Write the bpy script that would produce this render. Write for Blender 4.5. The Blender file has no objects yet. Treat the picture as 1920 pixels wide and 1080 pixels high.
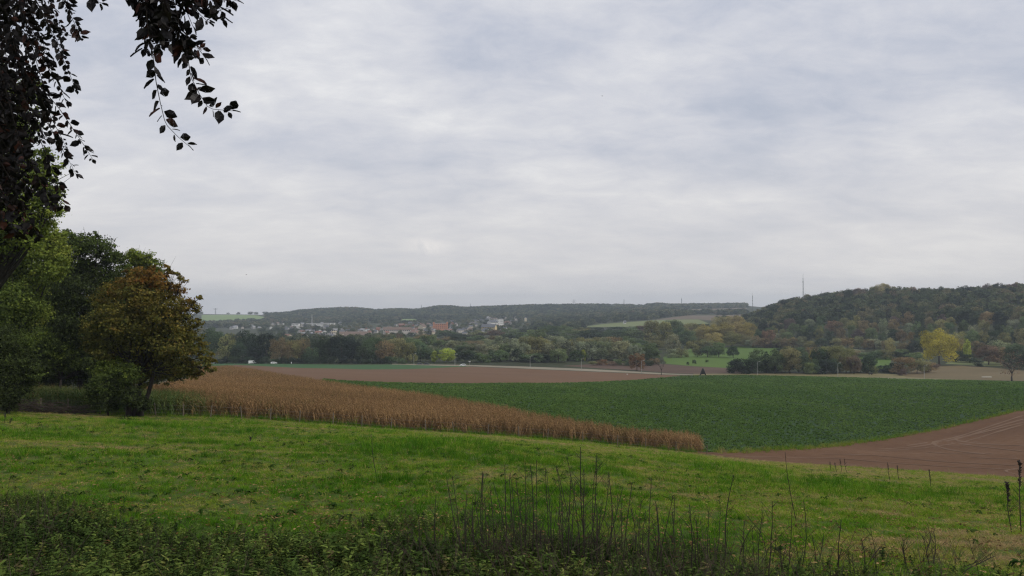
import bpy, math, random
import numpy as np
from mathutils import Vector
from mathutils.geometry import delaunay_2d_cdt

rng = np.random.default_rng(7)
random.seed(7)
sc = bpy.context.scene
COL = sc.collection
F = 1478.0
TH = math.atan(32.0 / F)
CT, ST = math.cos(TH), math.sin(TH)

# ------------------------------------------------------------------ camera
cam = bpy.data.cameras.new("camera")
cam.sensor_width = 36.0
cam.lens = 36.0 * F / 1920.0
cam.clip_start = 0.05
cam.clip_end = 30000.0
camo = bpy.data.objects.new("camera", cam)
COL.objects.link(camo)
camo.location = (0, 0, 0)
camo.rotation_euler = (math.pi / 2 + TH, 0, 0)
sc.camera = camo


def ray(px, py):
    a = px - 960.0
    b = -(py - 540.0)
    return np.array([a, F * CT - b * ST, F * ST + b * CT])


def at(px, py, Y):
    r = ray(px, py)
    return r * (Y / r[1])


def P(Y, py):
    return at(960, py, Y)[2]


# ------------------------------------------------------------------ terrain
COLS = {
    -500: [(10, -3.0), (40, -6.5), (75, -9), (120, -11), (300, -20), (560, -38), (1000, -44), (2000, -45), (2800, -35), (3500, -30), (6500, -60)],
    0: [(10, -3.05), (40, -6.6), (75, P(75, 772)), (120, -13), (300, -25), (560, -42), (900, -46), (1300, -50), (2000, -50), (2600, -47), (3000, -40), (3500, -36), (6500, -120)],
    380: [(10, -3.15), (40, -7.0), (82, P(82, 783)), (200, -20.5), (450, -36.2), (575, -42.5), (900, -46), (1300, -52), (2000, -57), (2500, P(2500, 604.5)), (3000, P(3000, 590.5)), (3200, P(3200, 588.5)), (6500, -160)],
    500: [(10, -3.2), (42, -7.4), (86, P(86, 789)), (200, -20.8), (430, -35.3), (575, -42.5), (900, -47), (1300, -53), (1800, -55), (2400, P(2400, 605)), (2800, P(2800, 597.5)), (3300, -52), (6500, -180)],
    560: [(10, -3.2), (42, -7.5), (87, P(87, 793)), (200, -21.2), (430, -35.4), (575, -42.5), (900, -47), (1300, -53), (1800, -54), (2400, -54), (2800, -44), (3100, -33), (3400, -34), (6500, -160)],
    630: [(10, -3.2), (44, -7.7), (88, P(88, 797)), (200, -21.5), (430, -35.5), (575, -42.5), (900, -47), (1300, -52), (1800, -53), (2400, -52), (2700, -43), (3000, -24), (3300, -23), (3500, -26), (6500, -150)],
    715: [(10, -3.2), (44, -7.9), (90, P(90, 804)), (200, -22.0), (430, -36.5), (575, -42.5), (900, -46), (1300, -51), (1800, -50), (2400, -48), (2700, -42), (3000, -30), (3300, -28), (6500, -150)],
    830: [(10, -3.2), (45, -8.0), (92, P(92, 812)), (200, -22.5), (300, -29), (480, -39.5), (560, -42.6), (900, -45), (1300, -50), (1800, -47.5), (2300, -46), (2600, -40), (3000, -16), (3300, -14), (6500, -140)],
    960: [(10, -3.2), (45, -8.2), (94, P(94, 821)), (200, -22.8), (300, -29.5), (470, -40.5), (560, -42.6), (900, -44), (1300, -48), (1700, -46.5), (2200, -42), (2600, -34), (3000, -15), (3300, -12), (6500, -120)],
    1100: [(10, -3.25), (45, -8.6), (99, P(99, 832)), (200, -24.0), (300, -30.7), (470, -42.0), (560, -42.6), (900, -43.5), (1100, -44), (1500, -42), (2000, -36), (2600, -26), (3200, -11), (6500, -100)],
    1250: [(10, -3.3), (45, -9.2), (103, P(103, 846)), (130, -20.8), (200, -25.2), (300, -31.5), (430, -41.2), (480, -42.9), (560, -42.6), (800, -43), (1050, -42.5), (1400, P(1400, 608)), (2000, P(2000, 590)), (2600, P(2600, 581)), (3200, -7), (6500, -90)],
    1380: [(10, -3.3), (45, -9.6), (105, P(105, 861)), (113, P(113, 850)), (200, -25.7), (300, -31.8), (440, -40.6), (490, -43), (560, -42.6), (836, -43), (1050, -40), (1400, -33), (2000, -23), (2600, -13), (3200, -8), (6500, -90)],
    1430: [(10, -3.3), (45, -9.8), (104, P(104, 865)), (115, P(115, 852)), (200, -25.8), (300, -31.9), (440, -40.6), (490, -43), (560, -42.6), (790, -43), (1000, -28), (1200, -15), (1400, -16), (2000, -20), (3200, -10), (6500, -90)],
    1500: [(10, -3.35), (45, -10.0), (103, P(103, 870)), (116, P(116, 864)), (150, -25.6), (200, -27.0), (300, -32.1), (440, -40.6), (480, -42.8), (560, -42.6), (770, -43), (950, -22), (1150, 0), (1400, 0), (3000, -5), (6500, -60)],
    1650: [(10, -3.35), (45, -10.4), (100, P(100, 880)), (114, P(114, 876)), (150, -27.2), (200, -28.6), (300, -32.5), (420, -39.6), (470, -42.8), (560, -42.6), (710, -43), (900, -14), (1060, 12), (1300, 12), (3000, 0), (6500, -60)],
    1780: [(10, -3.4), (45, -10.7), (98, P(98, 888)), (112, P(112, 884)), (160, -27.8), (200, -28.3), (300, -32.2), (400, -38.2), (450, -42.6), (560, -42.6), (650, -42), (850, -11), (1000, 7), (1300, 7), (3000, 0), (6500, -60)],
    1920: [(10, -3.4), (45, -10.9), (95, P(95, 897)), (109, P(109, 893)), (160, -26.6), (200, P(200, 768)), (300, -31.3), (400, -38.8), (440, -42.4), (520, -42.6), (600, -41), (800, -11), (960, 14), (1300, 14), (3000, 4), (6500, -60)],
    2500: [(10, -3.5), (45, -11.2), (95, -21.5), (109, -23.5), (200, -28), (300, -32), (400, -39), (450, -42), (560, -41), (800, -10), (960, 14), (1300, 15), (3000, 10), (6500, -50)],
}
LY = np.linspace(math.log(8.0), math.log(6500.0), 900)
_px = np.array(sorted(COLS))
_tab = []
for p in _px:
    a = np.array(COLS[p])
    _tab.append(np.interp(LY, np.log(a[:, 0]), a[:, 1]) if False else np.interp(np.exp(LY), a[:, 0], a[:, 1]))
_tab = np.array(_tab)
PXG = np.linspace(-500, 2500, 601)
TAB = np.empty((len(PXG), len(LY)))
for j in range(len(LY)):
    TAB[:, j] = np.interp(PXG, _px, _tab[:, j])


def sstep(a, b, x):
    t = np.clip((x - a) / (b - a), 0, 1)
    return t * t * (3 - 2 * t)


def gsm(a, s, ax):
    r = int(3 * s) + 1
    k = np.exp(-0.5 * (np.arange(-r, r + 1) / s) ** 2)
    k /= k.sum()
    pad = [(0, 0), (0, 0)]
    pad[ax] = (r, r)
    b = np.pad(a, pad, mode="edge")
    return np.apply_along_axis(lambda v: np.convolve(v, k, "valid"), ax, b)


TAB = gsm(gsm(TAB, 3.5, 1), 5.0, 0)
YS = np.exp(LY)
# far ridge: the ground rises to just under the tree tops that make the skyline
_sk = np.array([(-500, 584, 9), (300, 588, 3), (380, 588.5, 1), (490, 589.5, 1), (510, 589, 8), (540, 585.5, 9), (560, 582, 9), (600, 579, 9), (640, 577, 9), (665, 577, 9), (685, 578.5, 9), (703, 581.5, 9), (725, 580, 9), (745, 579, 9), (775, 580.5, 9), (798, 578, 9), (815, 574.5, 9), (835, 573.5, 9), (855, 574.5, 9), (870, 577, 9), (900, 575.5, 9), (960, 573, 9), (1000, 571.5, 9), (1060, 571, 9), (1110, 570.5, 9), (1170, 571.5, 9), (1205, 572, 9), (1232, 568.5, 9), (1265, 571, 9), (1300, 571, 7), (1400, 570, 7), (1430, 572, 7), (2500, 572, 7)])
for i, p in enumerate(PXG):
    S_, off_ = np.interp(p, _sk[:, 0], _sk[:, 1]), np.interp(p, _sk[:, 0], _sk[:, 2])
    zl = (572 - S_) / F * YS - off_
    zl = np.where(YS > 3300, (572 - S_) / F * 3300 - off_ - (YS - 3300) * .03, zl)
    wt = sstep(2650, 3150, YS) * (1 - sstep(1400, 1460, p))
    TAB[i] = TAB[i] * (1 - wt) + zl * wt
MEAN = TAB.mean(0)


def ht(x, y):
    x = np.asarray(x, float)
    y = np.asarray(y, float)
    r = np.hypot(x, y)
    az = np.arctan2(x, y)
    azc = np.clip(az, -0.76, 0.76)
    u = np.tan(azc)
    Y = np.maximum(r * np.cos(azc), 0.01)
    gx = np.clip((960 + F * u + 500) / 3000 * 600, 0, 599.999)
    gy = np.clip((np.log(Y) - LY[0]) / (LY[-1] - LY[0]) * 899, 0, 898.999)
    i = gx.astype(int)
    j = gy.astype(int)
    fx = gx - i
    fy = gy - j
    t = TAB[i, j] * (1 - fx) * (1 - fy) + TAB[i + 1, j] * fx * (1 - fy) + TAB[i, j + 1] * (1 - fx) * fy + TAB[i + 1, j + 1] * fx * fy
    m = MEAN[j] * (1 - fy) + MEAN[j + 1] * fy
    wb = sstep(1.0, 2.6, np.abs(az))
    t = t * (1 - wb) + m * wb
    plane = -1.65 - 0.155 * np.clip(y, -60, 60) - 0.012 * x + 0.05 * np.sin(x * .7 + 1) * np.sin(y * .6)
    w = sstep(7, 26, r)
    bump = 0.10 * np.sin(x * .21 + 2) * np.sin(y * .17 + x * .05) + .05 * np.sin(x * .53) * np.sin(y * .41 + 1)
    return plane * (1 - w) + t * w + bump * sstep(8, 25, r) * (1 - sstep(70, 110, r))


def hit(px, py, h=0.0, y0=40.0):
    r = ray(px, py)
    Y = np.exp(np.linspace(math.log(y0), math.log(6400), 4000))
    x = r[0] / r[1] * Y
    z = r[2] / r[1] * Y
    g = ht(x, Y) + h
    below = np.nonzero(z <= g)[0]
    k = below[0] if len(below) else int(np.argmin(z - g))
    return float(x[k]), float(Y[k])


def pxY(px, Y):
    return ((px - 960.0) / F * Y, float(Y))


# ------------------------------------------------------------------ materials
def new_mat(name):
    m = bpy.data.materials.new(name)
    m.use_nodes = True
    nt = m.node_tree
    nt.nodes.clear()
    return m, nt, nt.nodes.new("ShaderNodeOutputMaterial")


def ramp(nt, stops, fac):
    r = nt.nodes.new("ShaderNodeValToRGB")
    e = r.color_ramp.elements
    while len(e) > 1:
        e.remove(e[0])
    e[0].position = stops[0][0]
    e[0].color = (*stops[0][1], 1)
    for p, c in stops[1:]:
        k = e.new(p)
        k.color = (*c, 1)
    nt.links.new(fac, r.inputs[0])
    return r.outputs[0]


def noise(nt, scale, vec=None, detail=4.0, rough=.55, dist=0.0):
    n = nt.nodes.new("ShaderNodeTexNoise")
    n.inputs["Scale"].default_value = scale
    n.inputs["Detail"].default_value = detail
    n.inputs["Roughness"].default_value = rough
    n.inputs["Distortion"].default_value = dist
    if vec is not None:
        nt.links.new(vec, n.inputs["Vector"])
    return n.outputs["Fac"]


def mathn(nt, op, a, b=None, clamp=False):
    n = nt.nodes.new("ShaderNodeMath")
    n.operation = op
    n.use_clamp = clamp
    for i, v in enumerate((a, b)):
        if v is None:
            continue
        if isinstance(v, (int, float)):
            n.inputs[i].default_value = v
        else:
            nt.links.new(v, n.inputs[i])
    return n.outputs[0]


def mixc(nt, fac, a, b, mode="MIX"):
    n = nt.nodes.new("ShaderNodeMix")
    n.data_type = "RGBA"
    n.blend_type = mode
    for s, v in ((n.inputs[0], fac), (n.inputs[6], a), (n.inputs[7], b)):
        if isinstance(v, (int, float)):
            s.default_value = v
        elif isinstance(v, tuple):
            s.default_value = (*v, 1)
        else:
            nt.links.new(v, s)
    return n.outputs[2]


def position(nt):
    return nt.nodes.new("ShaderNodeNewGeometry").outputs["Position"]


def attr(nt, name, kind="GEOMETRY"):
    a = nt.nodes.new("ShaderNodeAttribute")
    a.attribute_type = kind
    a.attribute_name = name
    return a


def scalevec(nt, vec, s):
    m = nt.nodes.new("ShaderNodeMapping")
    m.inputs["Scale"].default_value = s
    nt.links.new(vec, m.inputs["Vector"])
    return m.outputs[0]


def plain(name, c, rough=.8, metal=0.0, vary=.12, nscale=3.0, spec=.3):
    m, nt, out = new_mat(name)
    b = nt.nodes.new("ShaderNodeBsdfPrincipled")
    tc = nt.nodes.new("ShaderNodeTexCoord")
    f = noise(nt, nscale, tc.outputs["Object"])
    col = ramp(nt, [(.25, tuple(x * (1 - vary) for x in c)), (.75, tuple(min(1, x * (1 + vary)) for x in c))], f)
    nt.links.new(col, b.inputs["Base Color"])
    b.inputs["Roughness"].default_value = rough
    b.inputs["Metallic"].default_value = metal
    b.inputs["Specular IOR Level"].default_value = spec
    nt.links.new(b.outputs[0], out.inputs[0])
    return m


def ground_mat(name, stops, scales=(.35, .03), bump=.3, bscale=3.0, weights=(.5, .5), stretch=None, rough=.95):
    m, nt, out = new_mat(name)
    pos = position(nt)
    if stretch:
        pos = scalevec(nt, pos, stretch)
    a = noise(nt, scales[0], pos, 5, .65)
    b = noise(nt, scales[1], pos, 4, .6)
    f = mathn(nt, "ADD", mathn(nt, "MULTIPLY", a, weights[0]), mathn(nt, "MULTIPLY", b, weights[1]))
    col = ramp(nt, stops, f)
    d = nt.nodes.new("ShaderNodeBsdfPrincipled")
    d.inputs["Roughness"].default_value = rough
    d.inputs["Specular IOR Level"].default_value = .15
    nt.links.new(col, d.inputs["Base Color"])
    if bump:
        bp = nt.nodes.new("ShaderNodeBump")
        bp.inputs["Strength"].default_value = bump
        bp.inputs["Distance"].default_value = .12
        nt.links.new(noise(nt, bscale, pos, 6, .7), bp.inputs["Height"])
        nt.links.new(bp.outputs[0], d.inputs["Normal"])
    nt.links.new(d.outputs[0], out.inputs[0])
    return m


def leaf_mat(name, stops=None, source="tint", transl=.25, bright=(.65, 1.4), gloss=0.0, autumn=None):
    """leaf colour: the object's own colour, or a ramp over a per plant value, varied leaf by leaf"""
    m, nt, out = new_mat(name)
    leaf = attr(nt, "tint").outputs["Fac"]
    if stops is None:
        col = nt.nodes.new("ShaderNodeObjectInfo").outputs["Color"]
    elif source == "inst":
        col = ramp(nt, stops, attr(nt, "itint", "INSTANCER").outputs["Fac"])
    else:
        col = ramp(nt, stops, attr(nt, source).outputs["Fac"])
    mr = nt.nodes.new("ShaderNodeMapRange")
    mr.inputs[3].default_value, mr.inputs[4].default_value = bright
    lf = attr(nt, "leaf").outputs["Fac"] if source == "tint" and stops is not None else leaf
    nt.links.new(lf, mr.inputs[0])
    vm = nt.nodes.new("ShaderNodeVectorMath")
    vm.operation = "SCALE"
    nt.links.new(col, vm.inputs[0])
    nt.links.new(mr.outputs[0], vm.inputs["Scale"])
    c = vm.outputs[0]
    d = nt.nodes.new("ShaderNodeBsdfDiffuse")
    t = nt.nodes.new("ShaderNodeBsdfTranslucent")
    mx = nt.nodes.new("ShaderNodeMixShader")
    mx.inputs[0].default_value = transl
    nt.links.new(c, d.inputs[0])
    nt.links.new(c, t.inputs[0])
    nt.links.new(d.outputs[0], mx.inputs[1])
    nt.links.new(t.outputs[0], mx.inputs[2])
    res = mx.outputs[0]
    if gloss:
        g = nt.nodes.new("ShaderNodeBsdfGlossy")
        g.inputs["Roughness"].default_value = .45
        g.inputs["Color"].default_value = (.8, .8, .8, 1)
        m2 = nt.nodes.new("ShaderNodeMixShader")
        m2.inputs[0].default_value = gloss
        nt.links.new(res, m2.inputs[1])
        nt.links.new(g.outputs[0], m2.inputs[2])
        res = m2.outputs[0]
    nt.links.new(res, out.inputs[0])
    return m


# ------------------------------------------------------------------ mesh helpers
def mesh_poly(name, verts, faces, mat=None, smooth=False):
    me = bpy.data.meshes.new(name)
    me.from_pydata([tuple(map(float, v)) for v in verts], [], [tuple(int(i) for i in f) for f in faces])
    if mat:
        me.materials.append(mat)
    if smooth:
        me.polygons.foreach_set("use_smooth", [True] * len(me.polygons))
    me.update()
    return me


def mesh_quads(name, q, mat, attrs=None):
    """q: (n,4,3) separate quads; attrs: {name: (n,)} per-face floats"""
    n = len(q)
    me = bpy.data.meshes.new(name)
    me.vertices.add(4 * n)
    me.vertices.foreach_set("co", np.ascontiguousarray(q, dtype=np.float32).ravel())
    me.loops.add(4 * n)
    me.loops.foreach_set("vertex_index", np.arange(4 * n, dtype=np.int32))
    me.polygons.add(n)
    me.polygons.foreach_set("loop_start", np.arange(0, 4 * n, 4, dtype=np.int32))
    me.update(calc_edges=True)
    for k, v in (attrs or {}).items():
        a = me.attributes.new(k, "FLOAT", "FACE")
        a.data.foreach_set("value", np.ascontiguousarray(v, dtype=np.float32))
    if mat:
        me.materials.append(mat)
    return me


class MB:
    def __init__(self):
        self.v = []
        self.f = []

    def add(self, vs, fs):
        o = len(self.v)
        self.v += [tuple(map(float, v)) for v in vs]
        self.f += [tuple(i + o for i in f) for f in fs]
        return self

    def box(self, c, s, rz=0.0):
        x, y, z = (s[0] / 2, s[1] / 2, s[2] / 2)
        ca, sa = math.cos(rz), math.sin(rz)
        vs = []
        for dz in (-z, z):
            for dx, dy in ((-x, -y), (x, -y), (x, y), (-x, y)):
                vs.append((c[0] + dx * ca - dy * sa, c[1] + dx * sa + dy * ca, c[2] + dz))
        return self.add(vs, [(0, 3, 2, 1), (4, 5, 6, 7), (0, 1, 5, 4), (1, 2, 6, 5), (2, 3, 7, 6), (3, 0, 4, 7)])

    def prism(self, prof, y0, y1):
        """profile in xz pushed along y"""
        n = len(prof)
        vs = [(p[0], y0, p[1]) for p in prof] + [(p[0], y1, p[1]) for p in prof]
        fs = [tuple(range(n)), tuple(range(2 * n - 1, n - 1, -1))]
        for i in range(n):
            j = (i + 1) % n
            fs.append((i, i + n, j + n, j))
        return self.add(vs, fs)

    def tube(self, pts, rad, sides=6, cap=True):
        pts = [np.array(p, float) for p in pts]
        n = len(pts)
        if isinstance(rad, (int, float)):
            rad = [rad] * n
        vs = []
        for i in range(n):
            t = pts[min(i + 1, n - 1)] - pts[max(i - 1, 0)]
            t /= (np.linalg.norm(t) + 1e-9)
            h = np.array([0, 0, 1.0]) if abs(t[2]) < .9 else np.array([1.0, 0, 0])
            a = np.cross(t, h)
            a /= np.linalg.norm(a)
            b = np.cross(t, a)
            for k in range(sides):
                an = 2 * math.pi * k / sides
                vs.append(pts[i] + rad[i] * (math.cos(an) * a + math.sin(an) * b))
        fs = []
        for i in range(n - 1):
            for k in range(sides):
                k2 = (k + 1) % sides
                fs.append((i * sides + k, i * sides + k2, (i + 1) * sides + k2, (i + 1) * sides + k))
        if cap:
            fs.append(tuple(range(sides - 1, -1, -1)))
            fs.append(tuple((n - 1) * sides + k for k in range(sides)))
        return self.add(vs, fs)

    def mesh(self, name, mat, smooth=False):
        return mesh_poly(name, self.v, self.f, mat, smooth)


def link(name, me, parent=None, loc=None):
    o = bpy.data.objects.new(name, me)
    COL.objects.link(o)
    if parent:
        o.parent = parent
    if loc is not None:
        o.location = tuple(map(float, loc))
    return o


def tag(o, label=None, cat=None, group=None, kind=None):
    if label:
        o["label"] = label
    if cat:
        o["category"] = cat
    if group:
        o["group"] = group
    if kind:
        o["kind"] = kind
    return o


def empty(name, loc, rz=0.0, scale=None):
    o = bpy.data.objects.new(name, None)
    COL.objects.link(o)
    o.empty_display_size = .3
    o.location = tuple(map(float, loc))
    o.rotation_euler = (0, 0, rz)
    if scale is not None:
        o.scale = scale
    return o


ONES = "zeroth first second third fourth fifth sixth seventh eighth ninth tenth eleventh twelfth thirteenth fourteenth fifteenth sixteenth seventeenth eighteenth nineteenth".split()
TENS = {2: ("twentieth", "twenty"), 3: ("thirtieth", "thirty"), 4: ("fortieth", "forty"), 5: ("fiftieth", "fifty"), 6: ("sixtieth", "sixty"), 7: ("seventieth", "seventy")}


def ordinal(n):
    if n < 20:
        return ONES[n]
    t, o = divmod(n, 10)
    return TENS[t][0] if o == 0 else TENS[t][1] + "-" + ONES[o]


ROWS = {}


def enrow(key, px, root, desc, cat, group, phrase=None):
    ROWS.setdefault((key, phrase or key), []).append((px, root, desc, cat, group))


def finish_rows():
    for (_k, key), items in ROWS.items():
        items.sort(key=lambda t: t[0])
        for i, (px, root, desc, cat, group) in enumerate(items):
            if len(items) == 1:
                lab = f"{desc} {key}"
            else:
                lab = f"{desc}, {ordinal(i + 1)} from left {key}"
            tag(root, lab, cat, group)


# ------------------------------------------------------------------ scatter (stuff)
HID = {}


def scatter(name, pts, rot, scl, tint, protos, idx=None):
    n = len(pts)
    me = bpy.data.meshes.new(name)
    me.vertices.add(n)
    me.vertices.foreach_set("co", np.ascontiguousarray(pts, np.float32).ravel())
    for an, ty, arr in (("rot", "FLOAT_VECTOR", rot), ("scl", "FLOAT_VECTOR", scl)):
        a = me.attributes.new(an, ty, "POINT")
        a.data.foreach_set("vector", np.ascontiguousarray(arr, np.float32).ravel())
    a = me.attributes.new("itint", "FLOAT", "POINT")
    a.data.foreach_set("value", np.ascontiguousarray(tint, np.float32))
    if idx is None:
        idx = rng.integers(0, len(protos), n)
    a = me.attributes.new("idx", "INT", "POINT")
    a.data.foreach_set("value", np.ascontiguousarray(idx, np.int32))
    o = link(name, me)
    c = bpy.data.collections.new(name + "_pieces")
    for i, pm in enumerate(protos):
        po = bpy.data.objects.new(f"{name}_piece_{i:02d}", pm)
        c.objects.link(po)
    g = bpy.data.node_groups.new(name + "_spread", "GeometryNodeTree")
    g.interface.new_socket("Geometry", in_out="INPUT", socket_type="NodeSocketGeometry")
    g.interface.new_socket("Geometry", in_out="OUTPUT", socket_type="NodeSocketGeometry")
    gi = g.nodes.new("NodeGroupInput")
    go = g.nodes.new("NodeGroupOutput")
    ci = g.nodes.new("GeometryNodeCollectionInfo")
    ci.inputs["Collection"].default_value = c
    ci.inputs["Separate Children"].default_value = True
    ci.inputs["Reset Children"].default_value = True
    ip = g.nodes.new("GeometryNodeInstanceOnPoints")
    ip.inputs["Pick Instance"].default_value = True

    def na(nm, ty):
        x = g.nodes.new("GeometryNodeInputNamedAttribute")
        x.data_type = ty
        x.inputs["Name"].default_value = nm
        return x.outputs["Attribute"]
    e2r = g.nodes.new("FunctionNodeEulerToRotation")
    g.links.new(na("rot", "FLOAT_VECTOR"), e2r.inputs[0])
    g.links.new(gi.outputs[0], ip.inputs["Points"])
    g.links.new(ci.outputs[0], ip.inputs["Instance"])
    g.links.new(na("idx", "INT"), ip.inputs["Instance Index"])
    g.links.new(e2r.outputs[0], ip.inputs["Rotation"])
    g.links.new(na("scl", "FLOAT_VECTOR"), ip.inputs["Scale"])
    g.links.new(ip.outputs[0], go.inputs[0])
    md = o.modifiers.new("spread", "NODES")
    md.node_group = g
    return o


def inpoly(x, y, poly):
    x = np.asarray(x)
    y = np.asarray(y)
    r = np.zeros(x.shape, bool)
    n = len(poly)
    for i in range(n):
        x1, y1 = poly[i]
        x2, y2 = poly[(i + 1) % n]
        c = (y1 > y) != (y2 > y)
        with np.errstate(divide="ignore", invalid="ignore"):
            xi = (x2 - x1) * (y - y1) / (y2 - y1 + 1e-30) + x1
        r ^= c & (x < xi)
    return r


def sample_poly(poly, n):
    a = np.array(poly)
    lo, hi = a.min(0), a.max(0)
    x = rng.uniform(lo[0], hi[0], n)
    y = rng.uniform(lo[1], hi[1], n)
    k = inpoly(x, y, poly)
    return x[k], y[k]


def poly_area_box(poly):
    a = np.array(poly)
    d = a.max(0) - a.min(0)
    return d[0] * d[1]


# value noise in numpy for patchiness
_vn = rng.random((256, 256))


def vnoise(x, y, s):
    x = np.asarray(x) / s + 1000
    y = np.asarray(y) / s + 1000
    i = np.floor(x).astype(int)
    j = np.floor(y).astype(int)
    fx = x - i
    fy = y - j
    fx = fx * fx * (3 - 2 * fx)
    fy = fy * fy * (3 - 2 * fy)
    g = lambda a, b: _vn[a % 256, b % 256]
    return g(i, j) * (1 - fx) * (1 - fy) + g(i + 1, j) * fx * (1 - fy) + g(i, j + 1) * (1 - fx) * fy + g(i + 1, j + 1) * fx * fy


def fbm(x, y, s):
    return (vnoise(x, y, s) + .5 * vnoise(x + 31, y + 17, s / 2.1) + .25 * vnoise(x + 77, y + 5, s / 4.3)) / 1.75


# ------------------------------------------------------------------ fields (polygons in plan)
def H(l, h=0.0, y0=40.0):
    return [hit(a, b, h, y0) for a, b in l]


CORN_H = 2.2
corn_near = [pxY(*t) for t in ((-260, 72), (-120, 74.5), (0, 76.5), (250, 80.5), (380, 84), (500, 87.5), (600, 89.5), (720, 91.5), (830, 93.5), (960, 95.5), (1100, 100.5), (1200, 103), (1300, 105.6))]
corn_far = [pxY(1316, 107.5), pxY(1308, 113), pxY(1288, 116)] + H([(1200, 800), (1100, 784), (1000, 768), (900, 750), (800, 735), (700, 722.5), (640, 715.5), (600, 710.5), (520, 698), (430, 684)], CORN_H, 95)
corn_left = [pxY(*t) for t in ((385, 400), (345, 190), (265, 116), (120, 100), (0, 97), (-120, 95), (-260, 92))]
CORN = corn_near + corn_far + corn_left
beet_far = H([(1920, 716), (1800, 713), (1680, 710), (1550, 706.8), (1400, 703.6), (1280, 704.8), (1220, 709.5), (1150, 715), (1040, 719), (860, 719.8), (720, 717.5), (640, 713.8), (606, 710.5)], 0, 150)
beet_near = H([(1340, 848), (1400, 847), (1500, 841), (1600, 830), (1700, 815), (1800, 795), (1920, 768), (2080, 742)], 0, 108)
BEET = [corn_far[0]] + beet_near + [pxY(2150, 420), pxY(2100, 440)] + beet_far + corn_far[:11][::-1][:-1]
ROAD_T = H([(735, 682.0), (870, 684.2), (1000, 687.8), (1100, 691.8), (1180, 695.8), (1250, 700.2), (1300, 702.2)], 0, 150)
ROAD_B = H([(1300, 703.4), (1250, 702.2), (1180, 699.2), (1100, 695.8), (1000, 691.8), (880, 686.6), (735, 683.4)], 0, 150)
ROAD = ROAD_T + ROAD_B
ROAD2 = H([(1640, 707.8), (1740, 710.2), (1830, 713), (1920, 714.8), (2100, 718), (2100, 720), (1920, 716.4), (1830, 714.4), (1740, 712.4), (1640, 709.2)], 0, 150)
PLOUGH = H([(440, 684), (560, 690), (680, 692.8), (760, 692.2), (850, 688.4), (880, 687.4), (1000, 692.4), (1100, 696.6), (1180, 700), (1250, 703), (1290, 704.6)], 0, 150) + beet_far[5:] + [pxY(600, 240), pxY(520, 300), pxY(425, 430)]
STRIP = H([(380, 680), (430, 680.3), (640, 684), (735, 683.6), (880, 686.8)], 0, 150) + H([(880, 687.4), (850, 688.4), (760, 692.2), (680, 692.8), (560, 690), (440, 684)], 0, 150) + [pxY(425, 430), pxY(380, 430)]
DIRT = H([(2080, 742), (1920, 768), (1800, 795), (1700, 815), (1600, 830), (1500, 841), (1400, 847), (1340, 848)], 0, 108) + [corn_far[0]] + [pxY(1300, 105.6), pxY(1200, 103), pxY(1330, 105.4), pxY(1430, 104.6), pxY(1500, 103.6), pxY(1650, 100.6), pxY(1780, 98.6), pxY(1920, 95.6), pxY(2300, 93), pxY(2450, 180)]
PASTURE = H([(1243, 670), (1262, 663), (1300, 653), (1400, 648.5), (1470, 653), (1500, 660), (1480, 690), (1400, 692), (1300, 686.5), (1248, 682)], 0, 150)
PASTURE2 = H([(1585, 672), (1640, 663), (1672, 666), (1668, 690), (1600, 694)], 0, 150)
PASTURE3 = H([(1772, 682), (1785, 676.5), (1850, 677), (1880, 682), (1880, 687), (1840, 686)], 0, 150)
TILLED = H([(1055, 686), (1130, 681.5), (1240, 682.5), (1300, 687), (1405, 692.2), (1405, 699.5), (1290, 700.6), (1255, 699.4), (1190, 694.5), (1120, 690.5)], 0, 150)
STUBBLE = H([(1690, 703), (1720, 693), (1750, 687), (1800, 685.5), (1870, 690), (1930, 696), (2060, 700), (2060, 716), (1920, 714.2), (1830, 712.2), (1740, 709), (1700, 707)], 0, 150)
VERGE = H([(1300, 701), (1405, 700), (1560, 699), (1640, 700), (1700, 703), (1740, 709), (1830, 712.3), (1640, 709.6), (1550, 706.4), (1400, 703.2), (1300, 703.6)], 0, 150)
FARFIELD = H([(378, 606.5), (378, 590.8), (430, 590.2), (478, 591), (500, 595.5), (450, 603.5), (415, 606.5)], 0, 700)
PLATEAU = H([(1090, 613), (1130, 607.5), (1225, 600.5), (1310, 599), (1330, 607), (1200, 613)], 0, 900)
FALLOW = H([(1225, 600), (1290, 591.5), (1402, 589), (1402, 599), (1310, 598.8)], 0, 900)
CLEARING = H([(1187, 580), (1206, 579), (1210, 575.5), (1192, 575.5)], 0, 900)
BROWNFAR = H([(1262, 588), (1270, 580.5), (1400, 577.5), (1400, 586)], 0, 900)
LAWNS = H([(752, 603.5), (785, 603.5), (780, 598), (748, 598)], 0, 900)
MEADOW_EDGE = [pxY(*t) for t in ((-260, 71.8), (-120, 74.3), (0, 76.3), (250, 80.3), (380, 83.8), (500, 87.3), (600, 89.3), (720, 91.3), (830, 93.3), (960, 95.3), (1100, 100.3), (1200, 102.8), (1330, 105.2), (1430, 104.4), (1500, 103.4), (1650, 100.4), (1780, 98.4), (1920, 95.4), (2300, 92.8))]
MEADOW = MEADOW_EDGE + [(150, 60), (160, -60), (-160, -60), (-120, 50)]

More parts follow.
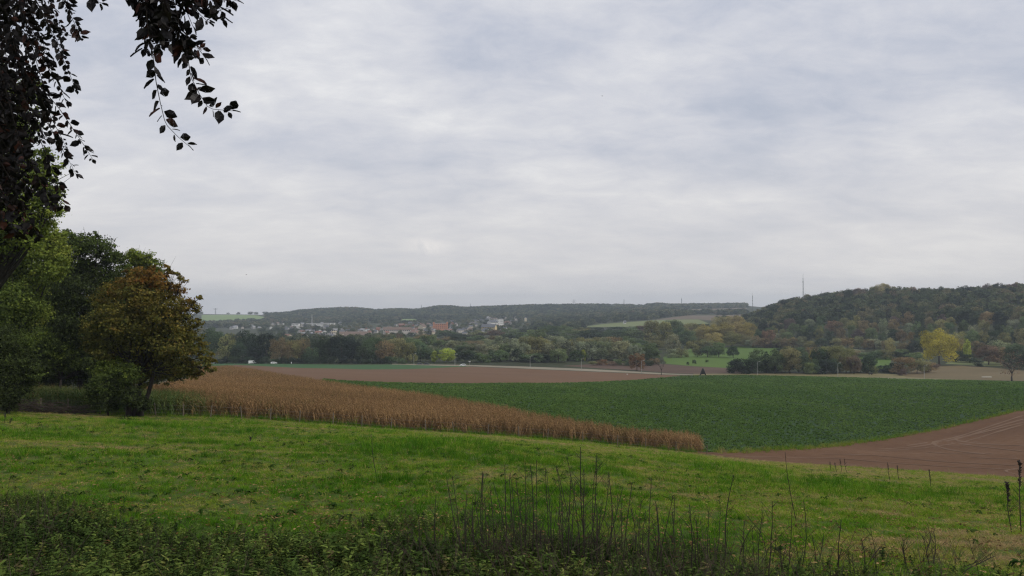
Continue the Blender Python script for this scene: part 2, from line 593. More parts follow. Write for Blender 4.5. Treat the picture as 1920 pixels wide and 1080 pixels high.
G_MEADOW = ground_mat("meadow_ground", [(.3, (.04, .075, .009)), (.5, (.07, .1, .016)), (.7, (.115, .115, .035))], (2.5, .12), .5, 9)
G_CORN = ground_mat("maize_soil", [(.3, (.07, .04, .025)), (.7, (.15, .09, .05))], (1.5, .1), .3, 4)
G_BEET = ground_mat("beet_soil", [(.3, (.025, .05, .02)), (.7, (.04, .08, .03))], (1.2, .05), .4, 3)
G_PLOUGH = ground_mat("plough_soil", [(.3, (.115, .064, .035)), (.55, (.148, .084, .046)), (.75, (.178, .105, .06))], (.5, .02), .5, 1.2, stretch=(.35, 1, 1))
G_DIRT = ground_mat("seedbed_soil", [(.3, (.085, .043, .021)), (.5, (.12, .062, .031)), (.72, (.17, .097, .054))], (1.6, .06), .9, 3.0, stretch=(.5, 1, 1))
G_STRIP = ground_mat("young_crop", [(.3, (.035, .085, .03)), (.7, (.06, .125, .045))], (.4, .02), .3, 1.5, stretch=(.25, 1, 1))
G_PASTURE = ground_mat("pasture_grass", [(.3, (.06, .115, .018)), (.7, (.105, .165, .032))], (.3, .018), .4, 1.0)
G_TILLED = ground_mat("tilled_soil", [(.3, (.07, .045, .033)), (.7, (.13, .085, .06))], (.5, .05), .6, .9, stretch=(.3, 1, 1))
G_STUBBLE = ground_mat("stubble", [(.3, (.11, .088, .045)), (.7, (.175, .132, .07))], (.4, .04), .4, 1.2, stretch=(.3, 1, 1))
G_VERGE = ground_mat("verge_grass", [(.3, (.12, .11, .045)), (.7, (.24, .2, .1))], (.5, .05), .4, 1.2)
G_ROAD = ground_mat("pale_concrete", [(.3, (.2, .175, .125)), (.7, (.3, .265, .2))], (.5, .05), .1, 2)
G_FAR = ground_mat("distant_grass", [(.3, (.16, .23, .08)), (.7, (.22, .29, .11))], (.02, .006), 0)
G_PLAT = ground_mat("plateau_grass", [(.3, (.12, .15, .05)), (.7, (.19, .21, .09))], (.05, .01), 0, stretch=(.3, 1, 1))
G_FALLOW = ground_mat("fallow_soil", [(.3, (.12, .09, .06)), (.7, (.18, .14, .1))], (.05, .01), 0, stretch=(.3, 1, 1))
G_WOOD = ground_mat("valley_ground", [(.3, (.025, .032, .014)), (.7, (.06, .065, .03))], (.15, .01), .4, .6)

FIELDS = [("road", ROAD, G_ROAD), ("road", ROAD2, G_ROAD), ("maize_field_soil", CORN, G_CORN), ("beet_field_soil", BEET, G_BEET), ("ploughed_field", PLOUGH, G_PLOUGH), ("green_crop_strip", STRIP, G_STRIP),
          ("bare_soil_field", DIRT, G_DIRT), ("meadow", MEADOW, G_MEADOW), ("tilled_field", TILLED, G_TILLED), ("stubble_field", STUBBLE, G_STUBBLE), ("road_verge", VERGE, G_VERGE), ("pasture", PASTURE, G_PASTURE), ("pasture", PASTURE2, G_PASTURE), ("small_meadow", PASTURE3, G_PLAT),
          ("distant_field", FARFIELD, G_FAR), ("plateau_field", PLATEAU, G_PLAT), ("fallow_field", FALLOW, G_FALLOW), ("distant_clearing", CLEARING, G_PASTURE), ("distant_ploughed_field", BROWNFAR, G_FALLOW), ("distant_lawn", LAWNS, G_FAR)]


def build_ground():
    pts = [(0.0, 0.0)]
    rs = np.exp(np.linspace(math.log(1.5), math.log(6300), 150))
    azs = np.concatenate([np.linspace(-46, 46, 111), np.linspace(46, 314, 34)[1:-1]]) * math.pi / 180
    for k, r in enumerate(rs):
        off = .4 * (k % 2) * math.radians(.8)
        for a in azs:
            pts.append((r * math.sin(a + off), r * math.cos(a + off)))
    edges = []
    vs = [Vector(p) for p in pts]

    def resample(poly):
        out = []
        n = len(poly)
        for i in range(n):
            a = np.array(poly[i])
            b = np.array(poly[(i + 1) % n])
            d = np.linalg.norm(b - a)
            m = max(1, int(d / max(1.5, .02 * np.linalg.norm(a))))
            m = min(m, 60)
            for t in range(m):
                out.append(tuple(a + (b - a) * t / m))
        return out
    for nm, poly, mt in FIELDS:
        q = resample(poly)
        o = len(vs)
        vs += [Vector(p) for p in q]
        edges += [(o + i, o + (i + 1) % len(q)) for i in range(len(q))]
    v2, e2, f2, *_ = delaunay_2d_cdt(vs, edges, [], 0, 1e-4)
    xy = np.array([(v.x, v.y) for v in v2])
    z = ht(xy[:, 0], xy[:, 1])
    tri = np.array([f for f in f2 if len(f) == 3])
    c = xy[tri].mean(1)
    own = np.full(len(tri), -1)
    for k, (nm, poly, mt) in enumerate(FIELDS):
        m = inpoly(c[:, 0], c[:, 1], poly) & (own < 0)
        own[m] = k
    a = xy[tri]
    sgn = (a[:, 1, 0] - a[:, 0, 0]) * (a[:, 2, 1] - a[:, 0, 1]) - (a[:, 2, 0] - a[:, 0, 0]) * (a[:, 1, 1] - a[:, 0, 1])
    tri[sgn < 0] = tri[sgn < 0][:, ::-1]
    V = np.column_stack([xy, z])
    for k in range(-1, len(FIELDS)):
        t = tri[own == k]
        if not len(t):
            continue
        used, inv = np.unique(t, return_inverse=True)
        inv = inv.reshape(t.shape)
        nm, mt = ("ground", G_WOOD) if k < 0 else (FIELDS[k][0], FIELDS[k][2])
        me = mesh_poly(nm, V[used], inv, mt, True)
        tag(link(nm, me), kind="structure")
    return V[:, 2].min()


ZMIN = build_ground()

# wheel ruts on the bare soil field
M_RUT = ground_mat("rut_soil", [(.3, (.13, .076, .046)), (.7, (.195, .125, .08))], (1.2, .1), .4, 3)


def ribbon(mb, pts, w, off=.05):
    xy = np.array(pts)
    d = np.concatenate([[0], np.cumsum(np.linalg.norm(np.diff(xy, axis=0), axis=1))])
    s = np.arange(0, d[-1], 1.0)
    x = np.interp(s, d, xy[:, 0])
    y = np.interp(s, d, xy[:, 1])
    k = np.array([.25, .5, .25])
    for _ in range(12):
        x[1:-1] = np.convolve(x, k, "valid")
        y[1:-1] = np.convolve(y, k, "valid")
    tx, ty = np.gradient(x), np.gradient(y)
    l = np.hypot(tx, ty) + 1e-9
    ww = w * (.6 + .8 * vnoise(x, y, 3.0)) / 2
    vs, fs = [], []
    for sg in (1, -1):
        X = x - sg * ty / l * ww
        Y = y + sg * tx / l * ww
        vs += list(zip(X, Y, ht(X, Y) + off))
    n = len(x)
    fs = [(i, i + 1, n + i + 1, n + i) for i in range(n - 1)]
    mb.add(vs, fs)


rut = MB()
for l, w in (([(1330, 861), (1420, 858), (1520, 857), (1600, 861), (1720, 872), (1920, 882)], .5),
             ([(1390, 866), (1480, 864), (1560, 868), (1660, 876)], .4),
             ([(1920, 847), (1840, 838), (1790, 830), (1765, 826), (1745, 829), (1760, 838), (1790, 846), (1850, 852)], .7),
             ([(1920, 836), (1850, 834), (1800, 827), (1780, 823), (1800, 821), (1920, 792)], .7),
             ([(1650, 842), (1720, 838), (1780, 826), (1850, 806), (1920, 786)], .7),
             ([(1640, 845), (1720, 842), (1800, 830), (1870, 810), (1920, 796)], .6),
             ([(1700, 836), (1800, 818), (1920, 779)], .6),
             ([(1540, 852), (1640, 853), (1760, 866), (1920, 874)], .5),
             ([(1820, 858), (1880, 861), (1920, 861)], .5),
             ([(1920, 878), (1890, 880), (1875, 884), (1890, 888), (1920, 890)], .35),
             ([(1740, 848), (1780, 852), (1830, 850), (1870, 851)], .5)):
    try:
        ribbon(rut, H(l, 0, 108), w)
    except Exception:
        pass
tag(link("wheel_ruts", rut.mesh("wheel_ruts", M_RUT)), kind="structure")


# ------------------------------------------------------------------ leaves
def unit(v):
    return v / (np.linalg.norm(v, axis=-1, keepdims=True) + 1e-9)


def leaf_quads(c, nrm, size, aspect=.6, r=rng):
    n = len(c)
    t = unit(np.cross(nrm, r.normal(size=(n, 3))))
    b = np.cross(nrm, t)
    s = size * r.uniform(.6, 1.35, (n, 1)) if np.isscalar(size) else size[:, None]
    a = t * s * .5
    w = b * s * .5 * aspect
    k = r.uniform(-.15, .3, (n, 1))
    bend = nrm * s * r.uniform(-.2, .2, (n, 1))
    return np.stack([c - a, c + w + a * k, c + a + bend, c - w + a * k], axis=1)


def blob_points(center, rad, n, r=rng, squash=1.0, shell=.55):
    d = unit(r.normal(size=(n, 3)))
    rr = rad * (shell + (1 - shell) * r.random((n, 1)) ** .6) * r.uniform(.86, 1.1, (n, 1))
    p = d * rr
    p[:, 2] *= squash
    nr = unit(d * .9 + r.normal(size=(n, 3)) * .55 + np.array([0, 0, .35]))
    return center + p, nr


def crown_mesh(name, kind, n, leaf, seed, mat):
    """unit tree crown: width 1, height 1, several lobes of many small leaf faces"""
    r = np.random.default_rng(seed)
    lobes = []
    if kind == "round":
        for i in range(34):
            h = r.random()
            z = .2 + .66 * h
            R = .36 * math.sqrt(max(0.05, 1 - ((z - .5) / .52) ** 2)) * r.uniform(.55, 1.0)
            a = r.uniform(0, 6.28)
            lobes.append((R * math.cos(a), R * math.sin(a), z, r.uniform(.10, .19)))
        lobes.append((0, 0, .88, .13))
    elif kind == "tall":
        for i in range(30):
            z = r.uniform(.14, .9)
            R = .3 * math.sqrt(max(0.05, 1 - ((z - .5) / .56) ** 2)) * r.uniform(.4, 1.0)
            a = r.uniform(0, 6.28)
            lobes.append((R * math.cos(a), R * math.sin(a), z, r.uniform(.1, .17)))
        lobes.append((0, 0, .93, .08))
    elif kind == "bush":
        for i in range(26):
            z = r.uniform(.08, .78)
            R = .38 * math.sqrt(max(0.05, 1 - (max(z - .3, 0) / .62) ** 2)) * r.uniform(.3, 1.0)
            a = r.uniform(0, 6.28)
            lobes.append((R * math.cos(a), R * math.sin(a), z, r.uniform(.12, .2)))
    elif kind == "cone":
        for i in range(34):
            z = r.uniform(.06, .96)
            R = .44 * (1 - z) ** .85 * r.uniform(.5, 1)
            a = r.uniform(0, 6.28)
            lobes.append((R * math.cos(a), R * math.sin(a), z, .05 + .1 * (1 - z)))
        lobes.append((0, 0, .96, .04))
    elif kind == "willow":
        for i in range(40):
            z = r.uniform(.15, .86)
            R = .4 * math.sqrt(max(0.05, 1 - (max(z - .4, 0) / .55) ** 2)) * r.uniform(.4, 1.0)
            a = r.uniform(0, 6.28)
            lobes.append((R * math.cos(a), R * math.sin(a), z, r.uniform(.07, .13)))
    w = np.array([l[3] ** 2 for l in lobes])
    w /= w.sum()
    cs, ns, ts = [], [], []
    for l, ww in zip(lobes, w):
        k = max(6, int(n * ww))
        c, nr = blob_points(np.array(l[:3]), l[3], k, r, squash=1.5 if kind == "willow" else .85, shell=.5)
        cs.append(c)
        ns.append(nr)
        ts.append(np.clip(r.normal(.5, .2) + r.normal(0, .15, k), 0, 1))
    c, nr, t = np.concatenate(cs), np.concatenate(ns), np.concatenate(ts)
    keep = c[:, 2] > .015
    q = leaf_quads(c[keep], nr[keep], leaf, .7, r)
    return mesh_quads(name, q, mat, {"tint": t[keep]})


M_LEAF = leaf_mat("tree_leaves", transl=.48, bright=(.4, 1.7))
M_WOODLEAF = leaf_mat("wood_leaves", [(0, (.034, .05, .032)), (.2, (.066, .09, .046)), (.4, (.115, .142, .068)), (.58, (.18, .18, .088)), (.74, (.2, .178, .095)), (.9, (.19, .145, .095)), (.96, (.27, .245, .09)), (1, (.2, .13, .085))], "inst", transl=.48, bright=(.4, 1.7))
M_BARK = plain("bark", (.07, .055, .042), .9, vary=.4, nscale=2.5)
M_BARKDARK = plain("dark_bark", (.03, .024, .02), .9, vary=.4, nscale=4)
M_PALEBARK = plain("pale_bark", (.2, .18, .15), .9, vary=.3, nscale=2.5)

CROWNS = {}
for kind, cnt, n in (("round", 8, 3800), ("tall", 5, 3400), ("bush", 6, 2800), ("cone", 2, 2400), ("willow", 5, 4600)):
    CROWNS[kind] = [crown_mesh(f"{kind}_crown", kind, n, {"willow": .042, "cone": .05}.get(kind, .048), 100 + 17 * i + len(kind), M_LEAF) for i in range(cnt)]
FINE = [crown_mesh("fine_crown", "round", 9000, .03, 700 + i, M_LEAF) for i in range(2)]
SPARSE = [crown_mesh("sparse_crown", "round", 420, .035, 900 + i, M_LEAF) for i in range(2)]
FARC = [crown_mesh("wood_crown", k, 1000, .085, 300 + 7 * i, M_WOODLEAF) for i, k in enumerate(("round", "round", "bush", "tall", "round", "bush", "round", "tall"))]


def trunk_mesh(name, mat, seed, branchy=5, r0=.022):
    r = random.Random(seed)
    mb = MB()
    mb.tube([(0, 0, -.03), (0.004, 0, .04), (r.uniform(-.01, .01), r.uniform(-.01, .01), .3), (r.uniform(-.02, .02), r.uniform(-.02, .02), .62)], [r0 * 1.35, r0, r0 * .75, r0 * .3], 6)
    for i in range(branchy):
        z = r.uniform(.16, .5)
        a = r.uniform(0, 6.28)
        l = r.uniform(.18, .36)
        mb.tube([(0, 0, z), (l * .5 * math.cos(a), l * .5 * math.sin(a), z + .12), (l * math.cos(a), l * math.sin(a), z + .28)], [r0 * .5, r0 * .32, r0 * .12], 5)
    return mb.mesh(name, mat, True)


TRUNKS = [trunk_mesh("trunk", M_BARK, i) for i in range(3)]
TRUNKBUSH = trunk_mesh("stem", M_BARK, 8, 7, .012)

PAL = {
    "very dark green": (.024, .034, .024), "dark green": (.042, .06, .032), "deep green": (.068, .096, .044), "mid green": (.105, .138, .058),
    "olive": (.15, .148, .065), "olive brown": (.155, .122, .064), "grey green": (.165, .178, .108), "pale willow green": (.215, .225, .135),
    "golden": (.25, .215, .07), "yellow": (.36, .295, .055), "yellow green": (.27, .30, .05), "rust brown": (.17, .105, .055), "orange red": (.19, .12, .075),
    "brown": (.155, .112, .08), "dusky purple brown": (.11, .082, .07), "ochre": (.235, .2, .085),
}
NTREE = [0]


def tree(px, Y, top_py, w_px, colour, kind="round", row=None, rowgroup=None, name="broadleaf_tree", base=None, sparse=False, desc=None, cat="tree", trunk=True):
    x, y = pxY(px, Y)
    z = float(ht(x, y))
    zt = at(px, top_py, Y)[2]
    h = max(2.0, zt - z)
    w = w_px / F * Y * 1.12
    root = empty(name, (x, y, z), random.uniform(0, 6.28), (w, w, h))
    NTREE[0] += 1
    me = random.choice(SPARSE if sparse else FINE if (kind == 'round' and w > 20) else CROWNS[kind])
    c = link("crown", me, root)
    j = random.uniform(.88, 1.14)
    k = PAL[colour]
    j *= 1.38 if 'dark' in colour or colour in ('yellow', 'golden', 'rust brown', 'orange red', 'brown', 'yellow green', 'dusky purple brown', 'pale willow green') else 1.62
    c.color = (k[0] * j * random.uniform(.93, 1.07), k[1] * j, k[2] * j * random.uniform(.9, 1.1), 1)
    if trunk:
        link("trunk", TRUNKBUSH if kind == "bush" else random.choice(TRUNKS), root)
    shape = {"round": "rounded", "tall": "tall", "bush": "bushy", "cone": "cone-shaped", "willow": "billowing"}[kind]
    d = desc or f"{colour} {shape} {'shrub' if cat == 'shrub' else 'tree'}"
    if row:
        enrow(row, px, root, d, cat, rowgroup)
    else:
        tag(root, d, cat, rowgroup)
    return root


# row A: dark trees behind the green strip
RA = "in row behind the far green strip"
GA = "dark trees lining the far green strip"
for px, tp, w, colr, k, Y in (
        (398, 610, 52, "deep green", "round", 600), (428, 624, 40, "olive", "round", 590), (447, 634, 38, "dark green", "bush", 575), (464, 617, 40, "dark green", "round", 590),
        (480, 636, 34, "very dark green", "bush", 575), (500, 623, 42, "very dark green", "round", 585), (529, 630, 50, "olive brown", "round", 572), (550, 636, 32, "olive", "round", 574),
        (568, 632, 40, "olive brown", "round", 580), (584, 642, 34, "deep green", "bush", 572), (600, 628, 38, "dark green", "tall", 585), (618, 634, 34, "dark green", "tall", 575),
        (641, 627, 58, "very dark green", "round", 572), (662, 636, 36, "very dark green", "round", 580), (680, 640, 34, "dark green", "bush", 574), (699, 630, 46, "deep green", "round", 585),
        (722, 637, 40, "olive brown", "round", 577), (743, 632, 44, "olive", "round", 590), (765, 641, 38, "olive", "willow", 592), (789, 640, 34, "deep green", "round", 600),
        (812, 647, 34, "deep green", "bush", 596)):
    tree(px, Y, tp, w, colr, k, RA, GA)
for px in range(415, 760, 14):
    tree(px + random.uniform(-4, 4), 566 + random.uniform(-2, 3), 668 + random.uniform(-3, 5), 22, random.choice(["very dark green", "dark green", "dark green", "deep green"]), "bush", "in hedge under the dark tree row", "hedge shrubs under the dark trees", name="shrub", cat="shrub")
tree(838, 585, 651.5, 34, "yellow green", "round", None, "bright trees by the road", desc="bright yellow green tree behind the road by the white car")
tree(814, 588, 657, 18, "yellow green", "tall", None, "bright trees by the road", desc="narrow yellow green tree left of the brighter broad one")

# rows B: the wood of willows and mixed trees in the valley
rowsB = [
    (602, 868, 1060, 15, 662, 8, 30, ["deep green", "mid green", "olive", "grey green", "dark green"], ["bush", "round", "willow"], "in valley wood's front row, car side"),
    (640, 760, 1240, 23, 648, 7, 38, ["grey green", "olive", "mid green", "deep green", "grey green"], ["willow", "round", "willow"], "in valley wood's second row"),
    (760, 720, 1300, 27, 635, 6, 42, ["olive", "grey green", "mid green", "deep green", "olive brown", "grey green"], ["round", "willow", "round"], "in valley wood's third row"),
    (900, 740, 1420, 30, 623, 6, 44, ["olive", "deep green", "mid green", "olive brown", "dark green", "grey green"], ["round", "round", "tall"], "in valley wood's fourth row"),
    (1120, 800, 1420, 32, 612, 6, 42, ["deep green", "dark green", "olive", "mid green", "brown"], ["round", "round", "tall"], "in valley wood's rearmost row"),
]
for Y, p0, p1, st, tp, jit, w, cols, ks, row in rowsB:
    px = p0
    while px < p1:
        q = px + random.uniform(-6, 6)
        t = tp + random.uniform(-jit, jit)
        if Y == 640 and 960 < q < 1170:
            t -= 13
        if Y == 760 and q < 800:
            t += 4
        if Y == 900 and q < 960:
            t += 8
        if Y == 1120 and 1085 < q < 1330:
            t = 616 - .03 * (q - 1085)
        if Y == 1120 and q < 930:
            t += 12
        if not (Y < 800 and 1245 < q):
            tree(q, Y * random.uniform(.97, 1.04), t - 2, w * random.uniform(.95, 1.45), random.choice(cols), random.choice(ks), row, "trees of the valley wood")
        px += st
for px, tp, w, c in ((975, 640, 50, "pale willow green"), (1010, 630, 62, "olive"), (1035, 642, 52, "pale willow green"), (1065, 634, 58, "grey green"), (1100, 640, 54, "pale willow green"), (1135, 640, 50, "grey green"), (1165, 638, 56, "pale willow green"), (1188, 645, 40, "grey green"), (1218, 642, 44, "deep green"), (1082, 655, 40, "deep green"), (1040, 662, 46, "mid green")):
    tree(px, 606 + random.uniform(-8, 8), tp, w, c, "willow", "in line of big willows behind the road", "big willows behind the road")
for px, tp, w, c in ((1128, 672, 24, "rust brown"), (1148, 676, 18, "brown"), (1112, 676, 20, "olive"), (1178, 674, 22, "deep green"), (1160, 672, 24, "mid green"), (1213, 672, 28, "dark green"), (1225, 668, 26, "olive brown")):
    tree(px, 560 + random.uniform(-6, 6), tp, w, c, "bush", "among the low roadside shrubs", "low shrubs by the brown field", name="shrub", cat="shrub")
tree(1194, 512, 661, 34, "rust brown", "round", None, None, desc="rust brown rounded tree standing alone beside the road and street lamp")
tree(1094, 600, 655, 14, "yellow green", "tall", None, None, desc="slim yellow green tree in front of the pale willows")

# grove of golden trees and olives below the hill
for px, Y, tp, w, c, k in ((1222, 830, 600, 46, "olive", "tall"), (1245, 835, 602, 40, "olive", "tall"), (1262, 700, 626, 40, "pale willow green", "willow"), (1287, 800, 618, 40, "deep green", "round"), (1300, 720, 637, 34, "olive", "round"),
                           (1318, 880, 606, 38, "ochre", "round"), (1338, 850, 606, 40, "golden", "round"), (1358, 850, 602, 46, "golden", "round"), (1380, 860, 602, 44, "ochre", "round"), (1400, 860, 603, 42, "golden", "round"), (1340, 800, 622, 40, "ochre", "round"), (1372, 800, 620, 44, "olive", "round"),
                           (1322, 780, 634, 34, "olive", "bush"), (1395, 810, 626, 38, "olive", "round"), (1410, 790, 634, 34, "pale willow green", "round"), (1430, 800, 624, 36, "dark green", "round"), (1441, 790, 616, 30, "orange red", "round"), (1448, 780, 636, 34, "dusky purple brown", "bush"), (1275, 900, 611, 36, "deep green", "round"), (1380, 1000, 590, 40, "ochre", "round"), (1350, 1000, 592, 38, "ochre", "round"), (1296, 1000, 604, 34, "olive", "round"), (1264, 960, 598, 40, "deep green", "round")):
    tree(px, Y, tp, w, c, k, "in golden grove beyond the pasture", "trees of the golden grove")
# trees on the pasture
for px, Y, tp, w, c, k in ((1258, 640, 652, 26, "grey green", "bush"), (1277, 645, 648, 30, "olive", "bush"), (1307, 650, 647, 22, "olive", "round"), (1326, 648, 648, 34, "deep green", "round"), (1347, 648, 640, 30, "mid green", "round"), (1374, 640, 648, 26, "dark green", "round")):
    tree(px, Y, tp, w, c, k, "standing in the bright pasture", "trees standing in the pasture")
tree(1301, 575, 672, 8, "dark green", "bush", "dotted on the open pasture", "small bushes on the pasture", name="shrub", cat="shrub")
tree(1289, 565, 677.5, 6, "dark green", "bush", "dotted on the open pasture", "small bushes on the pasture", name="shrub", cat="shrub")
tree(1325, 585, 673, 7, "deep green", "bush", "dotted on the open pasture", "small bushes on the pasture", name="shrub", cat="shrub")
# clump behind the beet field
RD = "in clump beyond the beet field"
GD = "trees of the clump beyond the beet field"
for px, tp, w, c, k in ((1376, 676, 26, "very dark green", "bush"), (1390, 668, 36, "very dark green", "bush"), (1410, 670, 36, "dark green", "bush"), (1420, 656, 30, "deep green", "round"), (1436, 662, 26, "dark green", "cone"), (1452, 658, 34, "deep green", "round"), (1465, 662, 30, "olive", "round"),
                        (1447, 673, 36, "very dark green", "bush"), (1480, 656, 36, "olive", "round"), (1478, 676, 34, "very dark green", "bush"), (1497, 660, 34, "deep green", "round"), (1505, 678, 26, "mid green", "bush"), (1519, 674, 26, "deep green", "bush"), (1538, 654, 36, "dark green", "round"), (1548, 672, 36, "very dark green", "bush"), (1560, 672, 30, "dark green", "bush"),
                        (1574, 650, 48, "olive", "round"), (1585, 672, 24, "olive brown", "round"), (1600, 670, 24, "brown", "round"), (1627, 667, 28, "dark green", "round"), (1612, 684, 26, "olive brown", "bush"), (1632, 686, 24, "olive", "bush")):
    tree(px, 492 + random.uniform(-3, 9), tp - 4, w * 1.2, c, k, RD, GD)
for px, Y, tp, w, c, k in ((1478, 590, 648, 34, "olive", "round"), (1500, 600, 650, 34, "deep green", "round"), (1524, 610, 650, 36, "olive brown", "round"), (1550, 600, 648, 36, "olive", "round"), (1583, 610, 656, 30, "olive", "bush"), (1490, 540, 668, 30, "dark green", "bush"), (1532, 545, 664, 34, "deep green", "bush"), (1560, 550, 664, 34, "olive", "bush")):
    tree(px, Y, tp, w, c, k, "in tree line just behind the dark clump", "trees behind the dark clump")
for i, px in enumerate(range(1468, 1735, 13)):
    tree(px + random.uniform(-4, 4), 655 + random.uniform(-35, 45) - .12 * (px - 1468), random.uniform(648, 657) + .02 * (px - 1468), random.uniform(26, 38), random.choice(["olive", "deep green", "olive brown", "dark green", "mid green", "grey green"]), random.choice(["bush", "round", "bush"]), "in scrub between the hill foot and dark clump", "scrub below the wooded hill")
tree(1519, 500, 657, 17, "golden", "cone", None, None, desc="small pointed yellow tree showing above the dark clump")
tree(1517, 486, 676, 24, "mid green", "bush", RD, GD)
tree(1528, 487, 680, 20, "deep green", "bush", RD, GD)
for px, Y, tp, w, c, k in ((1655, 505, 683, 30, "very dark green", "bush"), (1672, 500, 678, 34, "dark green", "bush"), (1692, 492, 665, 52, "olive brown", "bush"), (1718, 495, 667, 46, "olive", "bush"), (1738, 500, 676, 30, "olive brown", "bush"), (1690, 478, 690, 18, "dusky purple brown", "bush"), (1745, 530, 680, 34, "brown", "bush"), (1640, 640, 662, 30, "deep green", "bush"), (1660, 620, 655, 30, "olive", "round"), (1668, 640, 632, 20, "ochre", "round")):
    tree(px, Y, tp, w, c, k, "in thicket before the yellow tree", "shrubs of the thicket", name="shrub", cat="shrub")
tree(1760, 560, 613.5, 74, "yellow", "round", None, None, desc="large golden yellow tree standing before the wooded hill")
for px, Y, tp, w, c, k in ((1812, 600, 634, 16, "yellow green", "round"), (1795, 585, 655, 34, "dark green", "bush"), (1815, 580, 662, 30, "dark green", "bush"), (1852, 560, 646, 44, "brown", "round"), (1880, 560, 650, 40, "olive brown", "round"), (1832, 545, 674, 22, "very dark green", "bush"), (1905, 540, 642, 46, "deep green", "round"), (1870, 600, 636, 40, "grey green", "round"), (1925, 520, 660, 40, "dark green", "round"), (1960, 520, 650, 50, "olive", "round")):
    tree(px, Y, tp, w, c, k, "in tree belt right of the yellow tree", "trees beside the stubble field")

# lower rows of the wooded hill
hill_cols = ["dark green", "deep green", "dark green", "olive", "mid green", "olive", "deep green", "dusky purple brown", "olive brown", "very dark green", "grey green", "dark green"]
hb = lambda p: float(np.interp(p, [1400, 1500, 1650, 1780, 1920, 2100], [800, 775, 720, 655, 605, 580]))
for k, (row, st, dy, hh) in enumerate((("at foot of the wooded hill", 17, -6, 11), ("in the hill wood's second row", 19, 28, 15), ("in the hill wood's third row", 21, 70, 15), ("in the hill wood's fourth row", 22, 112, 15))):
    px = 1418 + 5 * k
    while px < 1935:
        q = px + random.uniform(-5, 5)
        Y = hb(q) + dy + random.uniform(-9, 9)
        x, y = pxY(q, Y)
        hgt = hh * random.uniform(.8, 1.25)
        z = float(ht(x, y)) + hgt
        tp = 572 - z / Y * F
        c = random.choice(hill_cols)
        if k == 0 and random.random() < .3:
            c = random.choice(["olive", "olive brown", "grey green"])
        if k > 0 and random.random() < .04:
            c = random.choice(["yellow green", "ochre", "orange red", "golden"])
        tree(q, Y, tp, random.uniform(10, 15) / Y * F, c, random.choice(["round", "round", "tall", "bush"] if k else ["bush", "round"]), row, "trees of the wooded hill", trunk=(k == 0))
        px += st
# trees breaking the hill's skyline
for px, tp, w, c, k, sp in ((1470, 560, 26, "dark green", "round", 0), (1590, 540, 28, "dark green", "round", 0), (1611, 539, 26, "dusky purple brown", "round", 0), (1655, 530, 32, "ochre", "round", 0), (1640, 536, 22, "olive", "round", 0), (1682, 541, 11, "dark green", "round", 1), (1697, 541, 13, "dark green", "round", 1), (1714, 537, 18, "brown", "round", 1), (1731, 538, 14, "dark green", "round", 1),
                         (1765, 536, 18, "dark green", "round", 1), (1788, 540, 18, "dark green", "round", 0), (1812, 534, 24, "very dark green", "round", 0), (1850, 531, 22, "dusky purple brown", "round", 0), (1872, 529, 22, "very dark green", "round", 0), (1900, 531, 26, "dusky purple brown", "round", 0)):
    Y = float(np.interp(px, [1430, 1500, 1650, 1780, 1920], [1190, 1150, 1060, 1000, 960]))
    tree(px, Y, tp, w, c, k, "breaking the wooded hill's skyline", "trees on the hill skyline", desc=None)
# lone trees on the far left ridge
for px, tp, w in ((428, 587.5, 4), (447, 586.5, 5), (470, 585.5, 7), (480, 586.5, 6), (498, 585.5, 8), (509, 586, 8), (518, 585.5, 8), (528, 586, 8), (537, 586.5, 6)):
    tree(px, 3120, tp - 1.5, w * 1.6, "dark green", "round", "on ridge above the pale far field", "small trees on the far ridge")
# bare trees
tree(1895, 424, 657, 50, "brown", "round", None, None, sparse=True, desc="nearly bare forked tree at the roadside by the stubble field", trunk=False)
BT = bpy.data.objects[[o.name for o in bpy.data.objects if o.get("label", "").startswith("nearly bare")][0]]


def bare_skeleton(name, mat, h, seed, r0, spread=.5, depth=4):
    r = random.Random(seed)
    mb = MB()

    def grow(p, d, l, rad, k):
        q = p + d * l
        mid = (p + q) / 2 + np.array([r.uniform(-1, 1), r.uniform(-1, 1), 0]) * l * .06
        mb.tube([p, mid, q], [rad, rad * .82, rad * .66], 5 if k > 1 else 4)
        if k == 0:
            return
        for i in range(r.choice([2, 3, 3])):
            nd = d + np.array([r.uniform(-1, 1), r.uniform(-1, 1), r.uniform(-.25, .5)]) * spread * 1.5
            nd /= np.linalg.norm(nd)
            grow(q, nd, l * r.uniform(.62, .85), rad * .58, k - 1)
    grow(np.array([0, 0, -.3]), np.array([.02, 0, 1.0]), h * .3, r0, depth)
    return mb.mesh(name, mat, True)


BT.scale = (BT.scale[0], BT.scale[0], BT.scale[2])
tr = link("trunk", bare_skeleton("trunk", M_BARKDARK, 15, 3, .5, .55, 5), None)
tr.parent = BT
tr.scale = (1 / BT.scale[0], 1 / BT.scale[1], 1 / BT.scale[2])
x, y = hit(1240, 703, 0, 150)
b2 = empty("bare_tree", (x, y, float(ht(x, y))))
tag(b2, "small leafless tree with thin branches beside the tilled field", "tree")
link("trunk", bare_skeleton("trunk", M_BARKDARK, 10, 12, .22, .6, 5), b2)

# ------------------------------------------------------------------ woods as masses
NOFIELDS = [PASTURE2, PASTURE3, FARFIELD, PLATEAU, FALLOW, CLEARING, BROWNFAR, LAWNS, PASTURE, TILLED, STUBBLE, VERGE, STRIP, ROAD]


